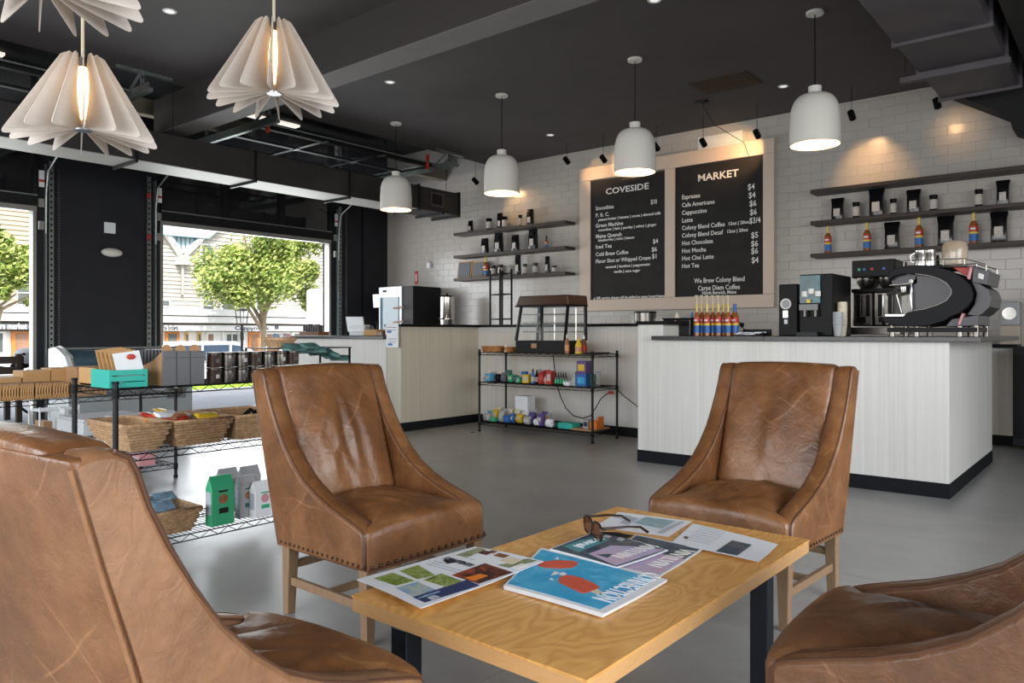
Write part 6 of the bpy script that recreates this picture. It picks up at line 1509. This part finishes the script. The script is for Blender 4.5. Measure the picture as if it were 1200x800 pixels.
MB().box(XB - .4, XB - .02, yl, yr_, -.9, 5.2).build('wall', 'siding', bld)
cl = MB(); z = 1.95; ym = gx(120, 300, XB).y
for k in range(24):
    z0 = 1.95 + k * .14; cl.prism([(XB - .02, z0), (XB + .03, z0), (XB - .005, z0 + .14), (XB - .02, z0 + .14)], ym, yr_, lambda u, v_, w: (u, w, v_))
cl.build('clapboard', 'siding', bld, kind='stuff')
cl = MB()
for k in range(24):
    z0 = 1.95 + k * .14; cl.prism([(XB - .02, z0), (XB + .03, z0), (XB - .005, z0 + .14), (XB - .02, z0 + .14)], yl, ym, lambda u, v_, w: (u, w, v_))
cl.build('clapboard', 'siding_tan', bld, kind='stuff')
# gables: dark board valley with white rakes, pale roof above
def P3(x, y, d): p = gx(x, y, XB); return (XB + d, p.y, p.z)
def flat(pts, d0, d1, name, mm, par=bld):
    k = len(pts); return MB().add([P3(x, y, d0) for x, y in pts] + [P3(x, y, d1) for x, y in pts], [tuple(range(k)), tuple(range(k, 2 * k))[::-1]] + [(i, k + i, k + (i + 1) % k, (i + 1) % k) for i in range(k)]).build(name, mm, par)
flat([(192, 275), (211, 299), (232, 277)], .0, .06, 'board_gable', 'roof_blue')
for k in range(7):
    x = 195 + k * 5.2; flat([(x, 276), (x, 276 + min(x - 192, 232 - x) * .95), (x + .8, 276 + min(x - 192, 232 - x) * .95), (x + .8, 276)], .06, .09, 'batten', 'shingle')
flat([(182, 262), (187, 262), (213, 298), (209, 302)], .04, .22, 'rake_board', 'trim_white'); flat([(232, 277), (237, 280), (214, 303), (210, 298)], .04, .22, 'rake_board', 'trim_white')
flat([(178, 255), (178, 268), (188, 276), (240, 280), (262, 262), (262, 250)], -.3, .3, 'roof', 'roof_blue')
flat([(205, 301), (219, 301), (219, 310), (205, 310)], .03, .3, 'rain_box', 'trim_white')
m_ = MB().tube(P3(212, 310, .12), P3(212, 345, .12), .05, 6); m_.build('downspout', 'siding', bld)
def window(a, c, yt, yb, mm='window_dark', bars=True):
    f_ = fb(a - 2, c + 2, yt - 2, yb + 2, .0, .07, 'window', 'trim_white'); fb(a, c, yt, yb, .07, .075, 'pane', mm, f_)
    if bars: fb(a, c, (yt + yb) / 2 - .6, (yt + yb) / 2 + .6, .075, .10, 'glazing_bar', 'trim_white', f_)
for w_ in [(236, 249, 287, 308), (237, 249, 352, 364), (260, 274, 345, 364), (190, 197, 352, 366), (300, 312, 345, 364), (20, 33, 327, 359), (-20, -7, 327, 359), (326, 340, 300, 325), (60, 74, 327, 359)]: window(*w_)
fb(-60, 390, 366, 380, .0, .45, 'cornice', 'trim_white'); fb(-60, 390, 364.6, 366.2, .0, .5, 'cornice_lip', 'trim_white')
fb(118, 390, 380, 388, .02, .35, 'sign_band', 'trim_white'); fb(-60, 45, 379, 385.5, .02, .40, 'sign_band', 'sign_grey')
fb(46, 117, 379, 388, .02, .35, 'sign_band', 'trim_white')
def ext_text(body, px, py, width, size, mm, d=.36):
    p = gx(px, py, XB + d); w = abs(gx(px + width, py, XB + d).y - p.y)
    return text(body, (XB + d, p.y, p.z), bld, size, w, 'LEFT', mm, (PI / 2, 0, PI / 2), bold=.008)
ext_text('the bodega', 190, 384, 19, .26, 'sign_grey'); ext_text('Cappynook', 275, 384.4, 41, .20, 'sign_grey'); ext_text('ers market c', -4, 382.2, 41, .24, 'chalk', .41)
flat([(316, 381.5), (320, 381.5), (320, 385.5), (316, 385.5)], .36, .38, 'round_logo', 'sign_grey')
# shop fronts
fb(-60, 390, 388, 425, .0, .04, 'shop_wall', 'trim_white')
for a, c, yt, yb, fm, pm in [(192, 208.5, 388.5, 425, 'door_orange', 'window_dark'), (215.5, 219, 389, 412, 'door_yellow', 'window_dark'), (230, 234, 389, 412, 'door_yellow', 'window_dark'), (240, 250, 389, 412, 'trim_white', 'window_warm'), (259, 283, 389, 412, 'trim_white', 'window_dark'), (290, 303, 389, 414, 'door_orange', 'window_warm'), (306, 330, 389, 414, 'trim_white', 'window_warm'), (340, 356, 389, 414, 'trim_white', 'window_dark'),
                             (12, 35, 388, 424, 'door_orange', 'window_warm'), (-14, 5.5, 388, 414, 'trim_white', 'window_dark'), (-40, -20, 388, 414, 'trim_white', 'window_warm'), (60, 90, 389, 414, 'trim_white', 'window_dark')]:
    f_ = fb(a, c, yt, yb, .04, .12, 'shop_window', fm); fb(a + (c - a) * .2, c - (c - a) * .2, yt + 2.5, yb - 1.5, .12, .13, 'pane', pm, f_)
for k in range(3): fb(262 + k * 7, 262.8 + k * 7, 389, 412, .12, .16, 'mullion', 'trim_white')
# farther roofs seen in the left opening
r_ = thing('far_house', 'distant grey-roofed house above the shop roofs at left', 'house', (-40, 8, -.9))
p, q = gx(8, 262, -34), gx(34, 290, -34)
MB().box(-38, -34, p.y, q.y, -.9, p.z).build('wall', 'siding_tan', r_); MB().prism([(p.y - .3, p.z), (q.y + .3, p.z), ((p.y + q.y) / 2, p.z + .8)], -38.2, -33.8, lambda u, v_, w: (w, u, v_)).build('roof', 'shingle', r_)

# trees
def tree(label, cx, cy, zg, trunk_h, R, zc, n, seed, squash=.8, group='street trees', deep=.3):
    rnd = random.Random(seed); t = thing('street_tree', label, 'tree', (cx, cy, zg), group)
    m_ = MB(); tips = []
    m_.path([(cx, cy, zg), (cx + .05, cy + .05, zg + trunk_h * .5), (cx, cy + .1, zg + trunk_h)], [.12, .10, .08], 8)
    for k in range(7):
        a = 2 * PI * k / 7 + rnd.uniform(-.3, .3); e = (cx + R * .6 * math.cos(a), cy + R * .6 * math.sin(a), zc + rnd.uniform(-.5, .6) * R)
        m_.path([(cx, cy + .1, zg + trunk_h * rnd.uniform(.7, 1)), (cx + R * .2 * math.cos(a), cy + R * .2 * math.sin(a), zg + trunk_h + (e[2] - zg - trunk_h) * .45), e], [.08, .05, .02], 6)
    m_.build('trunk', 'bark', t, smooth=60)
    blobs = [(cx, cy, zc, R * .55)]
    for k in range(26):
        a = rnd.uniform(0, 2 * PI); e = rnd.uniform(-.75, .95); rr = R * rnd.uniform(.50, .92)
        blobs.append((cx + rr * math.cos(a) * math.sqrt(1 - e * e * .6), cy + rr * math.sin(a) * math.sqrt(1 - e * e * .6), zc + rr * e * squash, R * rnd.uniform(.16, .34)))
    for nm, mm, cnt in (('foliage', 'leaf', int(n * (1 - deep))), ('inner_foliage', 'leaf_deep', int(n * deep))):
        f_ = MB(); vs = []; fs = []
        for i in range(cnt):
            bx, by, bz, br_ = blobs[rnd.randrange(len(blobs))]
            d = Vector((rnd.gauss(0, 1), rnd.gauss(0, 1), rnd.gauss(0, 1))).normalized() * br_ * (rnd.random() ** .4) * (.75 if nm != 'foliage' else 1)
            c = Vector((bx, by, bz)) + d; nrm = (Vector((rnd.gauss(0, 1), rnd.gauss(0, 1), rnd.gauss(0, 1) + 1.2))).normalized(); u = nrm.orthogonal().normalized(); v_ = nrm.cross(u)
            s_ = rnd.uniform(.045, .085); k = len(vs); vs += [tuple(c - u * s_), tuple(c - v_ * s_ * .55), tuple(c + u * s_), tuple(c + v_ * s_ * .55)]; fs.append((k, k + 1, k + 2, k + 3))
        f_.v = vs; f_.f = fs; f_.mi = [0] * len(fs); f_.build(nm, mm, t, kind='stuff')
    return t
p = gx(338, 400, -22.5); q = gx(306, 310, -22.5)
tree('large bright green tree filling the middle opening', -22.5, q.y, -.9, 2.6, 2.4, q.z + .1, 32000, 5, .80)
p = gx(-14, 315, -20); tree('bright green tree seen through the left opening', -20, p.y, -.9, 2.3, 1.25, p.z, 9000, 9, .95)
p = gx(365, 330, -29); 

# street lamp
p = gx(283.5, 372, -18.4); t = thing('street_lamp', 'dark street lamp with square lantern across the street', 'street lamp', (-18.4, p.y, -.75)); y, z = p.y, p.z
MB().tube((-18.4, y, -.78), (-18.4, y, z - .16), .035, 8).tube((-18.4, y, z - .6), (-18.4, y, z - .4), .05, 8).build('pole', 'black_metal', t)
m_ = MB(); a, c = .085, .12
for sx, sy in ((-1, -1), (1, -1), (1, 1), (-1, 1)): m_.tube((-18.4 + sx * a, y + sy * a, z - .15), (-18.4 + sx * c, y + sy * c, z + .18), .012, 4)
m_.box(-18.4 - c, -18.4 + c, y - c, y + c, z - .005, z + .01); m_.build('lantern_frame', 'black_metal', t)
MB().prism([(y - .13, z + .18), (y + .13, z + .18), (y, z + .24)], -18.53, -18.27, lambda u, v_, w: (w, u, v_)).build('lantern_cap', 'black_metal', t); MB().box(-18.48, -18.32, y - .08, y + .08, z - .14, z + .17).build('lantern_glass', 'clear_glass', t)
# cars
def car(label, x, y0, y1, zg, H, mm, name='parked_car'):
    L = y1 - y0; t = thing(name, label, 'car', (x, (y0 + y1) / 2, zg)); m_ = MB()
    bod = [(0, .28), (0, .62), (.03, .70), (.20, .78), (.97, .78), (1.0, .62), (1.0, .28)]
    f_ = lambda u, v_, w: (w, y0 + u * L, zg + v_ * H / 1.5 * 1.25)
    MB().prism(bod, x - .85, x + .85, f_).build('body', mm, t, bevel=.05)
    cab = [(.16, .78), (.30, 1.13), (.38, 1.19), (.78, 1.19), (.90, 1.02), (.95, .78)]
    MB().prism(cab, x - .72, x + .72, f_).build('cabin', mm, t, bevel=.06)
    for pts in ([(.30, .82), (.36, 1.11), (.52, 1.12), (.52, .82)], [(.54, .82), (.54, 1.12), (.72, 1.12), (.72, .82)], [(.74, .82), (.74, 1.12), (.80, 1.10), (.89, .84)]): MB().prism(pts, x + .72, x + .735, f_).build('side_window', 'car_glass', t)
    for u in (.18, .80):
        for s_ in (-1, 1): MB().lathe([(.001, -.1), (.20, -.1), (.33, -.1), (.33, .1), (.20, .1), (.001, .1)], (x + s_ * .76, y0 + u * L, zg + .33), 20, 0, Vector((1, 0, 0)).to_track_quat('Z', 'Y')).build('wheel', 'rubber', t, smooth=40)
    return t
c = gx(296, 410, -21.2).y; a = c - 4.3
car('silver car parked across the street behind the grey cartons', -21.2, a, c, -.9, 1.72 * 1.03, 'car_silver')
XT = -18.0
a0, a1, a2 = gx(383, 380, XT).y, gx(399, 380, XT).y, gx(440, 380, XT).y
t = thing('white_truck', 'white box truck at the right side of the middle opening', 'truck', (XT, a1, -.9))
MB().prism([(a0 + .15, -.45), (a0, .55), (a0 + .18, .62), (a0 + .36, gx(355, 363, XT).z), (a1, gx(355, 362, XT).z), (a1, -.45)], XT - 1.5, XT, lambda u, v_, w: (w, u, v_)).build('cab', 'car_white', t, bevel=.04)
MB().box(XT - 1.8, XT + .05, a1 + .03, a2, -.3, gx(372, 334, XT).z).build('cargo_box', 'car_white', t, bevel=.12)
MB().prism([(a0 + .24, .66), (a0 + .42, gx(355, 366, XT).z), (a1 - .1, gx(355, 366, XT).z), (a1 - .1, .66)], XT, XT + .02, lambda u, v_, w: (w, u, v_)).build('side_window', 'window_dark', t)
for yy in (a0 + .35, a1 + 1.6): MB().lathe([(.001, -.12), (.36, -.12), (.36, .12), (.001, .12)], (XT - .05, yy, -.54), 18, 0, Vector((1, 0, 0)).to_track_quat('Z', 'Y')).build('wheel', 'rubber', t)
# bicycle and bench outside the left opening
yb0 = gx(50, 452, -11.4).y
t = thing('bicycle', 'black bicycle parked outside the left opening', 'bicycle', (-11.4, yb0, -.012)); z0 = .32
for dy in (0, -1.05):
    m_ = MB().path([(-11.4, yb0 + dy + .33 * math.cos(a), z0 + .33 * math.sin(a)) for a in [2 * PI * k / 28 for k in range(28)]], .018, 6, 0, True); w_ = m_.build('wheel', 'rubber', t, smooth=60)
    m_ = MB()
    for k in range(14): a = 2 * PI * k / 14; m_.tube((-11.4, yb0 + dy, z0), (-11.4, yb0 + dy + .32 * math.cos(a), z0 + .32 * math.sin(a)), .002, 3)
    m_.build('spokes', 'steel', w_)
Pt = {'r': (yb0, z0), 'b': (yb0 - .42, z0 - .04), 's': (yb0 - .28, z0 + .30), 'h': (yb0 - .88, z0 + .40), 'f': (yb0 - 1.05, z0)}
m_ = MB()
for a, c in ('rb', 'rs', 'bs', 'sh', 'bh', 'hf'): m_.tube((-11.4, *Pt[a]), (-11.4, *Pt[c]), .016, 7)
m_.build('frame', 'black_metal', t); MB().sphere((-11.4, yb0 - .26, z0 + .35), .13, 12, 6, 0, (.6, 1, .35)).build('saddle', 'black', t, smooth=60)
MB().tube((-11.65, yb0 - .90, z0 + .52), (-11.15, yb0 - .90, z0 + .52), .012, 6).tube((-11.4, yb0 - .88, z0 + .40), (-11.4, yb0 - .90, z0 + .52), .014, 6).build('handlebar', 'black', t)
t = thing('cycle_helmet', 'pale cycle helmet resting on the bicycle saddle', 'helmet', (-11.4, yb0 - .26, .70))
hy = gx(31, 417, -11.3).y
MB().sphere((-11.3, hy, .80), .14, 14, 8, 0, (.8, 1.1, .75)).build('shell', 'paper', t, smooth=60)
for k in range(3): MB().box(-11.20, -11.185, hy - .08 + k * .07, hy - .05 + k * .07, .81, .84).build('vent', 'black', t)
t = thing('outdoor_bench', 'dark slatted bench outside the left opening', 'bench', (-10.9, 1.9, -.012)); y0, y1 = 1.2, gx(23, 440, -10.9).y
for k in range(3): MB().box(-10.78, -10.75, y0, y1, .46 + k * .13, .55 + k * .13).build('slat', 'walnut' if k > 5 else 'shelf_wood', t)
for k in range(3): MB().box(-11.25 + k * .15, -11.13 + k * .15, y0, y1, .40, .43).build('slat', 'shelf_wood', t)
for y in (y0 + .05, y1 - .08):
    for x in (-11.22, -10.80): MB().box(x, x + .06, y, y + .06, -.012, .40 if x < -11 else .84).build('leg', 'shelf_wood', t)

# ------------------------------------------------------------------ fit the lettering to its measured widths
bpy.context.view_layer.update()
dg = bpy.context.evaluated_depsgraph_get()
for o, w in TXT:
    d = o.dimensions.x; me = bpy.data.meshes.new_from_object(o.evaluated_get(dg))
    c = bpy.data.objects.new('letters', me); COL.objects.link(c); c.parent = o.parent
    c.location = o.location; c.rotation_euler = o.rotation_euler
    if w and d > 1e-4: c.scale[0] = w / d
for o, w in TXT: bpy.data.objects.remove(o)
